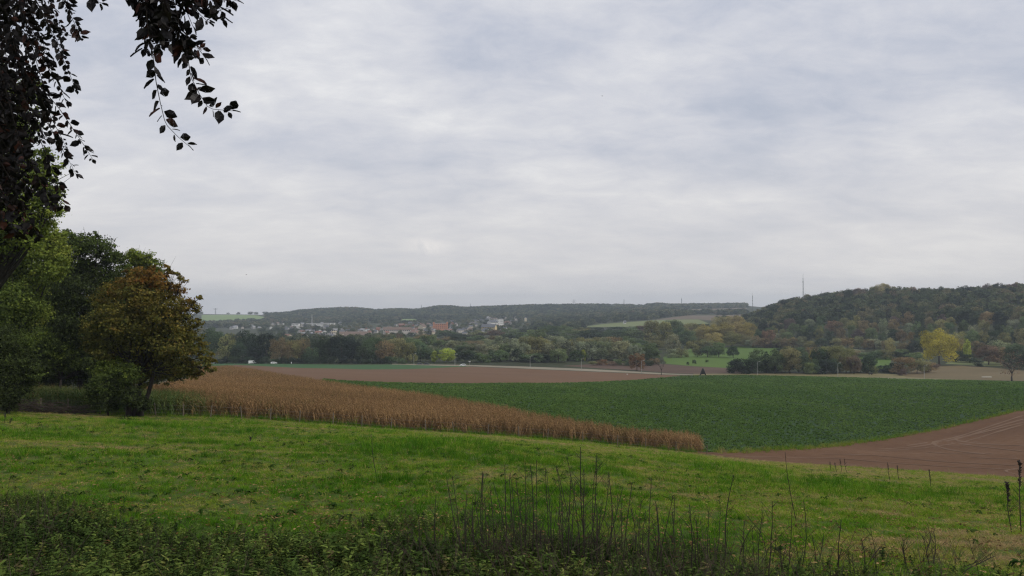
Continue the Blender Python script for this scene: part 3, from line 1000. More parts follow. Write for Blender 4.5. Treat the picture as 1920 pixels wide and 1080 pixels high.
def wood_points(px0, px1, y0f, y1f, dens, n_max=60000):
    """random points, even per square metre, between two depths given as functions of px"""
    out = []
    pxs = np.linspace(px0, px1, 80)
    ya = min(y0f(p) for p in pxs)
    yb = max(y1f(p) for p in pxs)
    xa = min((px0 - 960) / F * ya, (px0 - 960) / F * yb)
    xb = max((px1 - 960) / F * ya, (px1 - 960) / F * yb)
    n = int(min(n_max, (xb - xa) * (yb - ya) * dens))
    x = rng.uniform(xa, xb, n)
    y = rng.uniform(ya, yb, n)
    p = 960 + F * x / y
    k = (p > px0) & (p < px1)
    x, y, p = x[k], y[k], p[k]
    lo = np.array([y0f(q) for q in p])
    hi = np.array([y1f(q) for q in p])
    k = (y > lo) & (y < hi)
    x, y = x[k], y[k]
    for f in NOFIELDS:
        k = ~inpoly(x, y, f)
        x, y = x[k], y[k]
    return x, y


def wood(name, x, y, hmin, hmax, wmin, wmax, tint, label, sink=.5):
    n = len(x)
    z = ht(x, y) - sink
    h = rng.uniform(hmin, hmax, n)
    w = rng.uniform(wmin, wmax, n)
    rot = np.zeros((n, 3))
    rot[:, 2] = rng.uniform(0, 6.28, n)
    o = scatter(name, np.column_stack([x, y, z]), rot, np.column_stack([w, w, h]), tint, FARC)
    tag(o, label, "woodland", kind="stuff")
    return o


crest = lambda p: float(np.interp(p, [1400, 1430, 1500, 1650, 1780, 1920, 2500], [1230, 1260, 1260, 1160, 1110, 1080, 1080]))
hx, hy = wood_points(1395, 2450, lambda p: hb(p) + 140, crest, 1 / 120.0)
t = np.clip(-.03 + .8 * fbm(hx, hy, 70) + rng.normal(0, .24, len(hx)), 0, .9)
wood("hillside_wood", hx, hy, 9, 17, 11, 22, t, "dense mixed autumn wood covering the long hill")
parts = []
parts.append((*wood_points(500, 1400, lambda p: 2350 if p < 1000 else 1900, lambda p: 3450, 1 / 230.0), (6, 15), (13, 26)))
parts.append((*wood_points(380, 505, lambda p: 1900, lambda p: 2480, 1 / 260.0), (8, 14), (13, 20)))
parts.append((*wood_points(480, 1000, lambda p: 1020 if p < 800 else 1240, lambda p: 2380, 1 / 1250.0), (6, 10), (10, 16)))
parts.append((*wood_points(1000, 1400, lambda p: 1230, lambda p: 1950, 1 / 300.0), (9, 14), (12, 18)))
parts.append((*wood_points(380, 760, lambda p: 640, lambda p: 1000, 1 / 260.0), (10, 15), (10, 15)))
parts.append((*wood_points(-480, 380, lambda p: 620, lambda p: 3300, 1 / 2500.0), (10, 15), (14, 22)))
for i, p in enumerate(parts):
    qx, qy = p[0], p[1]
    qp = 960 + F * qx / qy
    gpy = 572 - ht(qx, qy) / qy * F
    up = np.interp(qp, [1095, 1130, 1225, 1310, 1345], [612, 606, 599, 589, 588])
    k = ~((qp > 1095) & (qp < 1345) & (gpy > up))
    parts[i] = (qx[k], qy[k], p[2], p[3])
X = np.concatenate([p[0] for p in parts])
Yy = np.concatenate([p[1] for p in parts])
hh = np.concatenate([rng.uniform(*p[2], len(p[0])) for p in parts])
ww = np.concatenate([rng.uniform(*p[3], len(p[0])) for p in parts])
t = np.clip(-.02 + .7 * fbm(X, Yy, 150) + rng.normal(0, .2, len(X)), 0, .9)
rot = np.zeros((len(X), 3))
rot[:, 2] = rng.uniform(0, 6.28, len(X))
o = scatter("distant_wood", np.column_stack([X, Yy, ht(X, Yy) - .5]), rot, np.column_stack([ww, ww, hh]), t, FARC)
tag(o, "far blue green woods covering the ridge and town edge", "woodland", kind="stuff")

# ------------------------------------------------------------------ near trees on the left
M_MAPLE = leaf_mat("maple_leaves", [(0, (.035, .05, .016)), (.3, (.105, .115, .03)), (.55, (.18, .155, .038)), (.78, (.23, .135, .035)), (1, (.26, .11, .03))], "tint", transl=.38, bright=(.4, 1.8))
M_GREENS = leaf_mat("hedgerow_leaves", [(0, (.032, .041, .019)), (.3, (.064, .084, .029)), (.55, (.11, .155, .036)), (.8, (.2, .25, .045)), (1, (.28, .3, .06))], "tint", transl=.38, bright=(.4, 1.8))


def blob_tree(name, label, base_px, Y, blobs, mat, leaf, cover=2.6, cat="tree", trunk_r=.3, limbs=True, bark=None, seed=1, multi=1, depth=1.0, group=None):
    r = np.random.default_rng(seed)
    x0, y0 = pxY(base_px, Y)
    z0 = float(ht(x0, y0))
    base = np.array([x0, y0, z0])
    root = empty(name, base)
    cs, ns, ts, ls = [], [], [], []
    cen = []
    for b in blobs:
        px, py, rp, tint = b[:4]
        rad = rp / F * Y
        dy = b[4] if len(b) > 4 else r.uniform(-1, 1) * rad * .9 * depth
        c = at(px, py, Y + dy)
        cen.append((c, rad))
        n = int(cover * 4 * math.pi * rad * rad / (.42 * leaf * leaf))
        # each blob is broken into small sprays so the outline is ragged
        m = max(9, int(n / 45))
        sc_, _ = blob_points(c, rad * .92, m, r, .92, .35)
        per = n // m
        for q in sc_:
            k = per
            sp = rad * r.uniform(.08, .26)
            p = q + r.normal(size=(k, 3)) * np.array([sp, sp, sp * .55])
            out = unit(p - c)
            cs.append(p)
            ns.append(unit(out * .6 + r.normal(size=(k, 3)) * .6 + np.array([0, 0, .5])))
            ts.append(np.clip(tint + r.normal(0, .07) + r.normal(0, .07, k), 0, 1))
            ls.append(np.clip(r.normal(.42, .12) + r.normal(0, .2, k), 0, 1))
    c, nr, tt, lf = map(np.concatenate, (cs, ns, ts, ls))
    keep = c[:, 2] > ht(c[:, 0], c[:, 1]) + .05
    q = leaf_quads(c[keep], nr[keep], leaf, .62, r) - base
    link("crown", mesh_quads("crown", q, mat, {"tint": tt[keep], "leaf": lf[keep]}), root)
    mb = MB()
    cm = np.mean([k[0] for k in cen], axis=0)
    for s in range(multi):
        o = np.array([(s - (multi - 1) / 2) * trunk_r * 2.4, 0, 0])
        fork = o + np.array([(cm[0] - x0) * .3 + (s - (multi - 1) / 2) * .7, 0, max(1.0, (cm[2] - z0) * .5)])
        mb.tube([o + (0, 0, -.3), o + (0, 0, .5), (o + fork) / 2 + (.1, 0, 0), fork], [trunk_r * 1.5, trunk_r * 1.1, trunk_r * .9, trunk_r * .7], 8)
        if limbs:
            for (bc, rad) in cen[s::multi]:
                e = bc - base
                midp = fork * .45 + e * .55 + r.normal(size=3) * .25
                mb.tube([fork, midp, e], [trunk_r * .42, trunk_r * .26, trunk_r * .08], 5)
                for _ in range(4):
                    d = e + r.normal(size=3) * rad * .7
                    mb.tube([midp * .4 + e * .6, d], [trunk_r * .13, trunk_r * .03], 4)
    link("trunk", mb.mesh("trunk", bark or M_BARKDARK, True), root)
    return tag(root, label, cat, group)


blob_tree("maple_tree", "wide autumn tree turning orange at the top, beside the maize field", 255, 77.5, [
    (262, 522, 26, .74), (232, 538, 28, .6), (296, 524, 26, .8), (204, 556, 30, .5), (325, 545, 26, .74), (262, 560, 40, .55), (347, 572, 22, .62), (305, 580, 36, .52), (225, 600, 40, .42), (188, 604, 30, .36), (338, 608, 30, .48), (368, 606, 12, .48),
    (272, 622, 42, .38), (362, 640, 26, .46), (322, 650, 36, .42), (240, 655, 40, .34), (198, 652, 30, .36), (382, 668, 20, .48), (396, 688, 12, .5), (348, 690, 26, .46), (290, 685, 34, .42), (255, 692, 32, .36), (212, 695, 28, .36), (300, 640, 18, .6),
    (328, 512, 12, .55), (342, 524, 10, .55), (314, 503, 10, .62), (368, 580, 10, .52), (374, 558, 7, .5), (172, 640, 22, .36), (402, 676, 8, .5), (372, 700, 14, .5), (160, 620, 14, .36), (185, 575, 14, .4), (285, 505, 10, .7), (240, 512, 10, .62), (318, 712, 14, .4), (270, 720, 18, .34)],
    M_MAPLE, .24, 1.55, trunk_r=.24, seed=3, multi=3)
blob_tree("elder_shrub", "dark scrubby shrub with pale leaves under the autumn tree", 205, 75.6, [
    (205, 690, 28, .62), (190, 722, 28, .4), (222, 725, 30, .3), (200, 752, 26, .25), (238, 700, 24, .5), (178, 742, 18, .4), (245, 745, 22, .2), (265, 755, 18, .2)],
    M_GREENS, .2, 2.0, cat="shrub", trunk_r=.07, seed=5)
blob_tree("tall_tree", "tall light green tree rising behind the dark overhanging branches", -30, 62, [
    (84, 318, 32, .72), (98, 350, 26, .7), (62, 355, 40, .66), (92, 388, 30, .7), (30, 320, 50, .8), (20, 400, 60, .7), (72, 295, 26, .7), (45, 190, 32, .7), (20, 240, 44, .66), (55, 160, 24, .7), (50, 240, 28, .66), (-50, 300, 90, .65), (-60, 430, 90, .55), (-40, 170, 60, .75), (40, 440, 45, .7), (108, 372, 12, .7), (70, 420, 34, .8)],
    M_GREENS, .24, 1.25, trunk_r=.4, seed=6)
blob_tree("broadleaf_tree", "yellow green leafy tree at the end of the left wood", 20, 82, [
    (92, 440, 30, .85), (108, 475, 28, .85), (60, 460, 42, .75), (95, 505, 34, .7), (40, 510, 50, .65), (25, 570, 50, .55), (60, 585, 34, .8), (15, 625, 46, .6), (40, 540, 40, .8), (-30, 560, 80, .5), (-40, 470, 80, .5)],
    M_GREENS, .25, 2.0, trunk_r=.35, seed=7)
blob_tree("broadleaf_tree", "dark green tree with dense crown behind the autumn tree", 150, 100, [
    (150, 458, 26, .42), (185, 462, 24, .4), (120, 450, 26, .5), (205, 482, 24, .38), (140, 500, 40, .3), (190, 515, 36, .3), (160, 550, 46, .22), (110, 560, 42, .25), (200, 570, 38, .25), (140, 605, 44, .2), (180, 630, 40, .2), (100, 630, 38, .25), (175, 445, 14, .42), (210, 600, 40, .25), (230, 640, 44, .2), (120, 680, 34, .22), (170, 690, 34, .2), (215, 690, 30, .2), (80, 690, 30, .22)],
    M_GREENS, .28, 2.0, trunk_r=.35, seed=8)
blob_tree("broadleaf_tree", "light green treetop showing above the orange autumn crown", 262, 108, [
    (252, 478, 18, .75), (275, 485, 18, .78), (240, 495, 22, .65), (290, 505, 20, .7), (262, 515, 30, .5), (230, 530, 34, .4), (290, 540, 34, .4), (250, 575, 44, .25), (300, 600, 40, .2), (320, 640, 36, .2), (270, 640, 40, .15), (335, 690, 30, .2), (240, 690, 30, .2)],
    M_GREENS, .28, 2.0, trunk_r=.3, seed=9)
blob_tree("ivy_bush", "dark ivy covered bush at the left end of the fence", 18, 71, [
    (15, 640, 40, .3), (45, 680, 30, .3), (10, 690, 42, .25), (35, 720, 30, .25), (58, 700, 22, .35), (20, 745, 28, .2), (-30, 660, 60, .25), (-30, 730, 50, .2), (40, 645, 22, .45)],
    M_GREENS, .2, 2.0, cat="shrub", trunk_r=.12, seed=10)
blob_tree("broadleaf_tree", "olive green tree low in the wood behind the green maize", 110, 98, [
    (85, 640, 32, .5), (120, 655, 32, .55), (155, 668, 28, .45), (95, 680, 26, .4), (60, 670, 28, .4), (130, 690, 24, .3), (180, 685, 26, .3), (210, 680, 26, .25)],
    M_GREENS, .26, 2.0, trunk_r=.2, seed=11)
blob_tree("broadleaf_tree", "shadowy deep green tree between the yellow green and dark ones", 70, 112, [
    (60, 560, 50, .2), (100, 590, 46, .2), (30, 620, 50, .18), (70, 650, 44, .15), (30, 680, 40, .15), (110, 670, 36, .15), (90, 520, 44, .25), (150, 690, 36, .15)],
    M_GREENS, .3, 1.8, trunk_r=.3, seed=12)
blob_tree("shrub", "dark shrubs closing the wood below the yellow green tree", 40, 118, [(-20, 690, 40, .2), (20, 700, 34, .22), (55, 695, 34, .2), (90, 700, 30, .2), (120, 698, 30, .22), (70, 712, 22, .2), (105, 714, 20, .2), (30, 715, 22, .2)], M_GREENS, .3, 1.8, cat="shrub", trunk_r=.06, seed=21)
blob_tree("shrub", "dark shrubs closing the wood behind the autumn tree", 230, 122, [(150, 698, 30, .2), (185, 696, 30, .22), (220, 698, 30, .2), (255, 694, 30, .2), (290, 696, 28, .22), (320, 692, 24, .2), (165, 712, 20, .2), (205, 712, 20, .2), (240, 710, 20, .2)], M_GREENS, .3, 1.8, cat="shrub", trunk_r=.06, seed=22)
blob_tree("bramble_clump", "low dark bramble clump on the meadow before the autumn tree", 236, 68, [(228, 790, 9, .3), (242, 788, 10, .3), (256, 792, 8, .35), (236, 797, 8, .25)], M_GREENS, .13, 1.8, cat="shrub", trunk_r=.02, seed=13)

# brushwood along the fence
M_TWIG = plain("dead_twigs", (.06, .045, .035), .9, vary=.5, nscale=2)
for (pa, pb, ty, nm) in ((-10, 70, 762, "long heap of dead brushwood below the ivy bush"), (75, 165, 765, "low heap of dead brushwood between fence and green maize")):
    mb = MB()
    x0, y0 = pxY((pa + pb) / 2, 75)
    z0 = float(ht(x0, y0))
    for i in range(150):
        q = random.uniform(pa, pb)
        x, y = pxY(q, 75 + random.uniform(-.5, .6))
        z = float(ht(x, y)) + abs(random.gauss(0, .35))
        a = random.uniform(-.5, .5) + random.choice([0, math.pi])
        l = random.uniform(.6, 1.8)
        p = np.array([x - x0, y - y0, z - z0])
        d = np.array([math.cos(a), .4 * math.sin(a * 3), random.uniform(-.15, .45)]) * l
        mb.tube([p, p + d * .5 + (0, 0, .08), p + d], [.03, .022, .01], 4)
    o = link("brushwood_heap", mb.mesh("brushwood_heap", M_TWIG), None, (x0, y0, z0))
    tag(o, nm, "brushwood", "brushwood along the fence")

# ------------------------------------------------------------------ crops and ground cover
def ribbon_leaf(base, az, length, width, rise, droop, seg=4):
    """quads of one arching strap leaf"""
    d = np.array([math.cos(az), math.sin(az), 0])
    s = np.array([-math.sin(az), math.cos(az), 0])
    pts, ws = [], []
    for i in range(seg + 1):
        t = i / seg
        p = base + d * length * t * (1 - .15 * t) + np.array([0, 0, rise * length * (t - droop * t * t)])
        pts.append(p)
        ws.append(width * (.5 + 1.2 * t - 1.65 * t * t) if t < 1 else 0.003)
    q = []
    for i in range(seg):
        q.append([pts[i] - s * ws[i], pts[i] + s * ws[i], pts[i + 1] + s * ws[i + 1], pts[i + 1] - s * ws[i + 1]])
    return q


def maize_mesh(seed, mat):
    r = random.Random(seed)
    q, t = [], []
    hgt = 2.1
    w = .018
    lean = r.uniform(-.12, .12)
    for a in (0, math.pi / 2):
        dx, dy = w * math.cos(a), w * math.sin(a)
        q.append([(-dx, -dy, 0), (dx, dy, 0), (dx * .5 + lean, dy * .5, hgt), (-dx * .5 + lean, -dy * .5, hgt)])
        t.append(.75)
    az = r.uniform(0, 6.28)
    for i in range(11):
        z = .35 + i * .155
        b = np.array([lean * z / hgt, 0, z])
        l = r.uniform(.5, .85) * (1.0 if i < 8 else .75)
        k = ribbon_leaf(b, az + r.uniform(-.7, .7), l, .055, r.uniform(.35, 1.0), r.uniform(1.3, 2.6))
        q += k
        tt = r.uniform(.2, 1)
        t += [tt] * len(k)
        az += math.pi + r.uniform(-.3, .3)
    b = np.array([lean, 0, hgt])
    for i in range(4):
        k = ribbon_leaf(b, r.uniform(0, 6.28), .25, .012, 1.4, .6, 2)
        q += k
        t += [.6] * len(k)
    return mesh_quads("maize_plant", np.array(q, float), mat, {"tint": np.array(t)})


M_MAIZE = leaf_mat("maize_leaves", [(0, (.06, .1, .03)), (.25, (.12, .125, .04)), (.45, (.185, .115, .055)), (.7, (.25, .155, .073)), (1, (.39, .255, .115))], "inst", .2, (.45, 1.5))
MAIZE = [maize_mesh(i, M_MAIZE) for i in range(8)]
A = poly_area_box(CORN)
x, y = sample_poly(CORN, int(A * 5.2))
pp = 960 + F * x / y
edge = np.interp(pp, [960 + F * a[0] / a[1] for a in corn_near], [a[1] for a in corn_near])
dd = y - edge
keep = rng.random(len(x)) < np.where(dd < 10, 1.0, np.where(y < 160, .62, np.where(y < 250, .36, .21)))
keep &= (pp > -200)
x, y, pp, dd = x[keep], y[keep], pp[keep], dd[keep]
n = len(x)
s = rng.uniform(.84, 1.04, n) * np.where(y > 200, 1.1, 1.0)
lo = fbm(x, y, 25)
s *= .92 + .16 * lo
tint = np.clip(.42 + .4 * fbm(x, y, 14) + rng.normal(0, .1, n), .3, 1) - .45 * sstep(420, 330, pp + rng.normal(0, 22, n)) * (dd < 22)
tint = np.clip(tint, 0, 1)
rot = np.column_stack([rng.normal(0, .06, n), rng.normal(0, .06, n), rng.uniform(0, 6.28, n)])
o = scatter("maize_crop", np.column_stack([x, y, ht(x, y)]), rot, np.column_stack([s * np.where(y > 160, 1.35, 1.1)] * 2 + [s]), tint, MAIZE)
tag(o, "dry brown standing maize crop bordering the meadow", "maize", kind="stuff")
NM = n


def beet_mesh(seed, mat):
    r = random.Random(seed)
    q, t = [], []
    for i in range(11):
        k = ribbon_leaf(np.array([0, 0, .02]), i * 2.4 + r.uniform(-.4, .4), r.uniform(.3, .48), .085, r.uniform(.7, 2.0), r.uniform(.55, .95), 3)
        q += k
        t += [r.uniform(0, 1)] * len(k)
    return mesh_quads("beet_plant", np.array(q, float), mat, {"tint": np.array(t)})


M_BEET = leaf_mat("beet_leaves", [(0, (.053, .108, .023)), (.5, (.082, .148, .031)), (1, (.125, .195, .043))], "inst", .3, (.55, 1.5), gloss=.006)
BEETS = [beet_mesh(i, M_BEET) for i in range(5)]
x, y = sample_poly(BEET, int(poly_area_box(BEET) * 2.6))
pp = 960 + F * x / y
keep = (rng.random(len(x)) < np.where(y < 150, 1.0, np.where(y < 220, .62, np.where(y < 320, .34, .2)))) & (pp < 1990)
x, y = x[keep], y[keep]
n = len(x)
s = rng.uniform(.75, 1.15, n) * np.where(y < 150, 1.0, np.where(y < 220, 1.2, np.where(y < 320, 1.55, 1.9)))
tint = np.clip(fbm(x, y * .35, 7) * .6 + .5 * (fbm(x + 99, y, 45) - .5) + .2 + rng.normal(0, .16, n), 0, 1)
rot = np.column_stack([rng.normal(0, .1, n), rng.normal(0, .1, n), rng.uniform(0, 6.28, n)])
o = scatter("beet_crop", np.column_stack([x, y, ht(x, y)]), rot, np.column_stack([s, s, np.minimum(s, 1.25)]), tint, BEETS)
tag(o, "dark green low leafy beet crop filling the wide field", "crop", kind="stuff")
NB = n


def tuft_mesh(seed, mat, nb=22, rad=.09, h=.2, w=.0045):
    r = random.Random(seed)
    q, t = [], []
    for i in range(nb):
        a = r.uniform(0, 6.28)
        d = rad * math.sqrt(r.random())
        b = np.array([d * math.cos(a), d * math.sin(a), -.01])
        k = ribbon_leaf(b, r.uniform(0, 6.28), h * r.uniform(.25, .8), w, r.uniform(1.3, 3.2), r.uniform(.3, .75), 3)
        q += k
        t += [r.random()] * len(k)
    return mesh_quads("grass_tuft", np.array(q, float), mat, {"tint": np.array(t)})


M_GRASS = leaf_mat("grass_blades", [(0, (.042, .125, .008)), (.28, (.085, .195, .012)), (.52, (.155, .245, .02)), (.74, (.25, .25, .045)), (.9, (.31, .25, .1)), (1, (.34, .24, .12))], "inst", .3, (.55, 1.45))
TUFTS = [tuft_mesh(i, M_GRASS) for i in range(5)] + [tuft_mesh(50 + i, M_GRASS, 26, .13, .34, .005) for i in range(2)]
edge_px = [960 + F * a[0] / a[1] for a in MEADOW_EDGE]
edge_y = [a[1] for a in MEADOW_EDGE]


def meadow_pts(y0, y1, dens):
    n = int(dens * .5 * 1.5 * (y1 * y1 - y0 * y0))
    y = np.sqrt(rng.uniform(y0 * y0, y1 * y1, n))
    x = rng.uniform(-.75, .75, n) * y
    p = 960 + F * x / y
    k = y < np.interp(p, edge_px, edge_y) + .2
    return x[k], y[k]


gx, gy, gs = [], [], []
for y0, y1, dn, s_ in ((4.5, 14, 60, .8), (14, 24, 36, .95), (24, 42, 17, 1.3), (42, 70, 8, 1.9), (70, 106, 4.2, 2.4)):
    x, y = meadow_pts(y0, y1, dn)
    gx.append(x)
    gy.append(y)
    gs.append(np.full(len(x), s_))
x, y, s = map(np.concatenate, (gx, gy, gs))
pp = 960 + F * x / y
lush = fbm(x, y, 6.5) + .5 * (fbm(x + 400, y * 1.6, 3) - .5)
clump = fbm(x + 200, y + 90, .9)
far = sstep(35, 85, y)
tint = .30 - .8 * (lush - .5) - .9 * (clump - .5) + .33 * far + .1 * sstep(900, 1900, pp)
dry = sstep(.54, .72, fbm(x + 900, y, 4)) * sstep(1250, 1750, pp) * sstep(30, 12, y)
tint = np.clip(tint + .5 * dry + rng.normal(0, .16, len(x)) + .45 * (rng.random(len(x)) < .07) + .22 * sstep(.58, .72, fbm(x + 333, y + 12, 2.2)), 0, 1)
n = len(x)
hs = np.clip(.42 + 1.0 * (lush - .42) + 1.2 * (clump - .5), .22, 1.15) * (1 - .45 * far) * rng.uniform(.7, 1.25, n) * (.6 + .4 * sstep(10, 26, y))
rot = np.column_stack([rng.normal(0, .12, n), rng.normal(0, .12, n), rng.uniform(0, 6.28, n)])
wd = s * np.where(y < 14, 1, 1.0)
idx = np.where((lush > .66) & (rng.random(n) < .5) & (y > 20), rng.integers(5, 7, n), rng.integers(0, 5, n))
o = scatter("meadow_grass", np.column_stack([x, y, ht(x, y)]), rot, np.column_stack([wd, wd, hs * np.sqrt(s)]), tint, TUFTS, idx)
tag(o, "green and yellowish meadow grass sloping down from the viewer", "grass", kind="stuff")
NG = n
# fallen leaves and flat broad leaved weeds in the meadow


def litter_mesh(seed, mat):
    r = random.Random(seed)
    q, t = [], []
    for i in range(5):
        b = np.array([r.uniform(-.25, .25), r.uniform(-.25, .25), r.uniform(.02, .1)])
        k = ribbon_leaf(b, r.uniform(0, 6.28), r.uniform(.05, .09), .022, r.uniform(-.4, .6), r.uniform(.5, 1.5), 2)
        q += k
        t += [r.random()] * len(k)
    return mesh_quads("fallen_leaves", np.array(q, float), mat, {"tint": np.array(t)})


def rosette_mesh(seed, mat):
    r = random.Random(seed)
    q, t = [], []
    for i in range(r.randint(6, 10)):
        k = ribbon_leaf(np.array([0, 0, .02]), r.uniform(0, 6.28), r.uniform(.1, .22), r.uniform(.022, .04), r.uniform(.4, 1.6), r.uniform(.7, 1.2), 3)
        q += k
        t += [r.random()] * len(k)
    return mesh_quads("weed_rosette", np.array(q, float), mat, {"tint": np.array(t)})


M_LITTER = leaf_mat("fallen_leaf", [(0, (.06, .035, .018)), (.5, (.14, .085, .035)), (1, (.3, .21, .09))], "inst", .15)
M_WEED = leaf_mat("weed_leaf", [(0, (.025, .055, .012)), (.6, (.055, .1, .02)), (1, (.12, .15, .04))], "inst", .25)
px_, py_ = meadow_pts(8, 55, 4.5)
k = rng.random(len(px_)) < np.clip(12 / py_, .08, 1)
lx, ly = px_[k], py_[k]
n = len(lx)
LIT = [litter_mesh(i, M_LITTER) for i in range(5)]
ROS = [rosette_mesh(i, M_WEED) for i in range(5)]
o = scatter("fallen_leaves", np.column_stack([lx, ly, ht(lx, ly) + .03]), np.column_stack([np.zeros(n), np.zeros(n), rng.uniform(0, 6.28, n)]), np.repeat(rng.uniform(.7, 1.4, n)[:, None], 3, 1), rng.random(n), LIT)
tag(o, "scattered brown fallen leaves lying on the meadow grass", "fallen leaves", kind="stuff")
px_, py_ = meadow_pts(8, 75, 2.2)
k = (rng.random(len(px_)) < np.clip(16 / py_, .1, .8)) & (fbm(px_ + 60, py_, 5) > .5)
lx, ly = px_[k], py_[k]
n = len(lx)
sz = rng.uniform(.6, 1.25, n) * np.where(ly > 35, 1.4, 1.0)
o = scatter("meadow_weeds", np.column_stack([lx, ly, ht(lx, ly) + .02]), np.column_stack([np.zeros(n), np.zeros(n), rng.uniform(0, 6.28, n)]), np.repeat(sz[:, None], 3, 1), rng.random(n), ROS)
tag(o, "flat dark broad leaved weeds dotted through the meadow grass", "weeds", kind="stuff")
# taller weedy grass along the field borders
bx, by = [], []
for line, wdt, dens in ((corn_near, 1.1, 5.0), (beet_near[:-1], 1.3, 4.0), (corn_far[:3] , .8, 3.0)):
    a = np.array(line)
    d = np.concatenate([[0], np.cumsum(np.linalg.norm(np.diff(a, axis=0), axis=1))])
    m = int(d[-1] * wdt * 2 * dens)
    s_ = rng.uniform(0, d[-1], m)
    bx.append(np.interp(s_, d, a[:, 0]) + rng.normal(0, .3, m))
    by.append(np.interp(s_, d, a[:, 1]) - .3 + rng.normal(0, wdt * .5, m))
x, y = np.concatenate(bx), np.concatenate(by)
n = len(x)
s = rng.uniform(1.4, 2.6, n)
tint = np.clip(.3 + .5 * fbm(x, y, 6) + rng.normal(0, .15, n) - .25 * (x < 25), 0, .95)
rot = np.column_stack([rng.normal(0, .15, n), rng.normal(0, .15, n), rng.uniform(0, 6.28, n)])
o = scatter("border_weeds", np.column_stack([x, y, ht(x, y)]), rot, np.column_stack([s, s, s * rng.uniform(.6, 1.1, n)]), tint, TUFTS)
tag(o, "rough tufted grass growing along the field borders", "grass", kind="stuff")


def nettle_mesh(seed, mat):
    r = random.Random(seed)
    q, t = [], []
    hgt = r.uniform(.25, .42)
    le = np.array([r.uniform(-.12, .12), r.uniform(-.12, .12), 0])
    for a in (0, math.pi / 2):
        dx, dy = .003 * math.cos(a), .003 * math.sin(a)
        q.append([(-dx, -dy, 0), (dx, dy, 0), (dx + le[0], dy + le[1], hgt), (-dx + le[0], -dy + le[1], hgt)])
        t.append(.2)
    az = r.uniform(0, 6.28)
    nl = r.randint(7, 10)
    for i in range(nl):
        f = .25 + .75 * i / (nl - 1)
        for sgn in (0, math.pi):
            l = (.044 + .034 * r.random()) * (1.2 - .6 * abs(f - .6))
            k = ribbon_leaf(le * f + np.array([0, 0, hgt * f]), az + sgn + r.uniform(-.3, .3), l, l * .38, r.uniform(-.1, .7), r.uniform(.8, 1.5), 2)
            q += k
            t += [r.random()] * len(k)
        az += math.pi / 2
    return mesh_quads("nettle", np.array(q, float), mat, {"tint": np.array(t)})


M_NETTLE = leaf_mat("nettle_leaves", [(0, (.024, .042, .011)), (.33, (.052, .085, .018)), (.58, (.105, .145, .03)), (.74, (.16, .18, .045)), (.86, (.1, .075, .04)), (1, (.085, .05, .032))], "inst", .25, (.3, 1.7), gloss=.005)
def tangle_mesh(seed, mat):
    """a few bent dry stalks crossing each other"""
    r = random.Random(seed)
    mb = MB()
    for i in range(r.randint(3, 5)):
        a, l = r.uniform(0, 6.28), r.uniform(.35, 1.0)
        b = np.array([r.uniform(-.1, .1), r.uniform(-.1, .1), 0])
        d = np.array([math.cos(a) * r.uniform(.1, .7), math.sin(a) * r.uniform(.1, .7), 1.0]) * l
        k = np.array([r.uniform(-.1, .1), r.uniform(-.1, .1), 0])
        mb.tube([b, b + d * .5 + k, b + d], [.0035, .003, .0015], 3, False)
        for _ in range(3):
            f = r.uniform(.4, .95)
            p = b + d * f + k * (1 - f)
            mb.tube([p, p + np.array([r.uniform(-.1, .1), r.uniform(-.1, .1), r.uniform(0, .1)])], [.002, .001], 3, False)
    return mb.mesh("dry_stalks", mat)


M_TANGLE = plain("dry_stalks", (.06, .044, .032), .9, vary=.5, nscale=8)
NETT = [nettle_mesh(i, M_NETTLE) for i in range(7)] + [tangle_mesh(i, M_TANGLE) for i in range(4)]
n = 62000
y = np.sqrt(rng.uniform(4.0 ** 2, 17 ** 2, n))
x = rng.uniform(-.75, .75, n) * y
pp = 960 + F * x / y
lim = np.interp(pp, [-200, 0, 300, 700, 900, 1300, 1450, 1600, 2000], [15.5, 15, 13.2, 12.2, 12.0, 11.6, 9.8, 9.2, 9.0]) + 2.6 * (fbm(x, y, 2.2) - .5) * 2
k = (y < lim + 1.0) & (rng.random(n) < np.interp(pp, [0, 1300, 1500, 1900], [1, 1, .7, .45]) * sstep(-1.2, 3.2, lim - y) * (.5 + .5 * sstep(.36, .56, fbm(x + 11, y + 4, 1.3))))
x, y = x[k], y[k]
n = len(x)
s = rng.uniform(.5, 1.1, n) * (.55 + .85 * fbm(x, y, 1.6)) * (.62 + .38 * sstep(0, 4, np.interp(960 + F * x / y, [-200, 0, 300, 700, 900, 1300, 1450, 1600, 2000], [15.5, 15, 13.2, 12.2, 12.0, 11.6, 9.8, 9.2, 9.0]) - y))
tint = np.clip(.7 * fbm(x + 50, y, 1.4) + rng.normal(0, .2, n) + .02, 0, 1)
rot = np.column_stack([rng.normal(0, .22, n), rng.normal(0, .22, n), rng.uniform(0, 6.28, n)])
o = scatter("nettle_undergrowth", np.column_stack([x, y, ht(x, y)]), rot, np.column_stack([s, s, s * .85]), tint, NETT,
            np.where(rng.random(n) < .012 + .11 * sstep(.42, .62, fbm(x + 70, y, 2.0)) * (.05 + .95 * sstep(650, 950, 960 + F * x / y)), rng.integers(7, 11, n), rng.integers(0, 7, n)))
tag(o, "low nettles and brambles covering the nearest ground", "undergrowth", kind="stuff")
print("maize", NM, "beet", NB, "grass", NG, "nettle", n, "hill", len(hx), "far", len(X), "trees", NTREE[0])

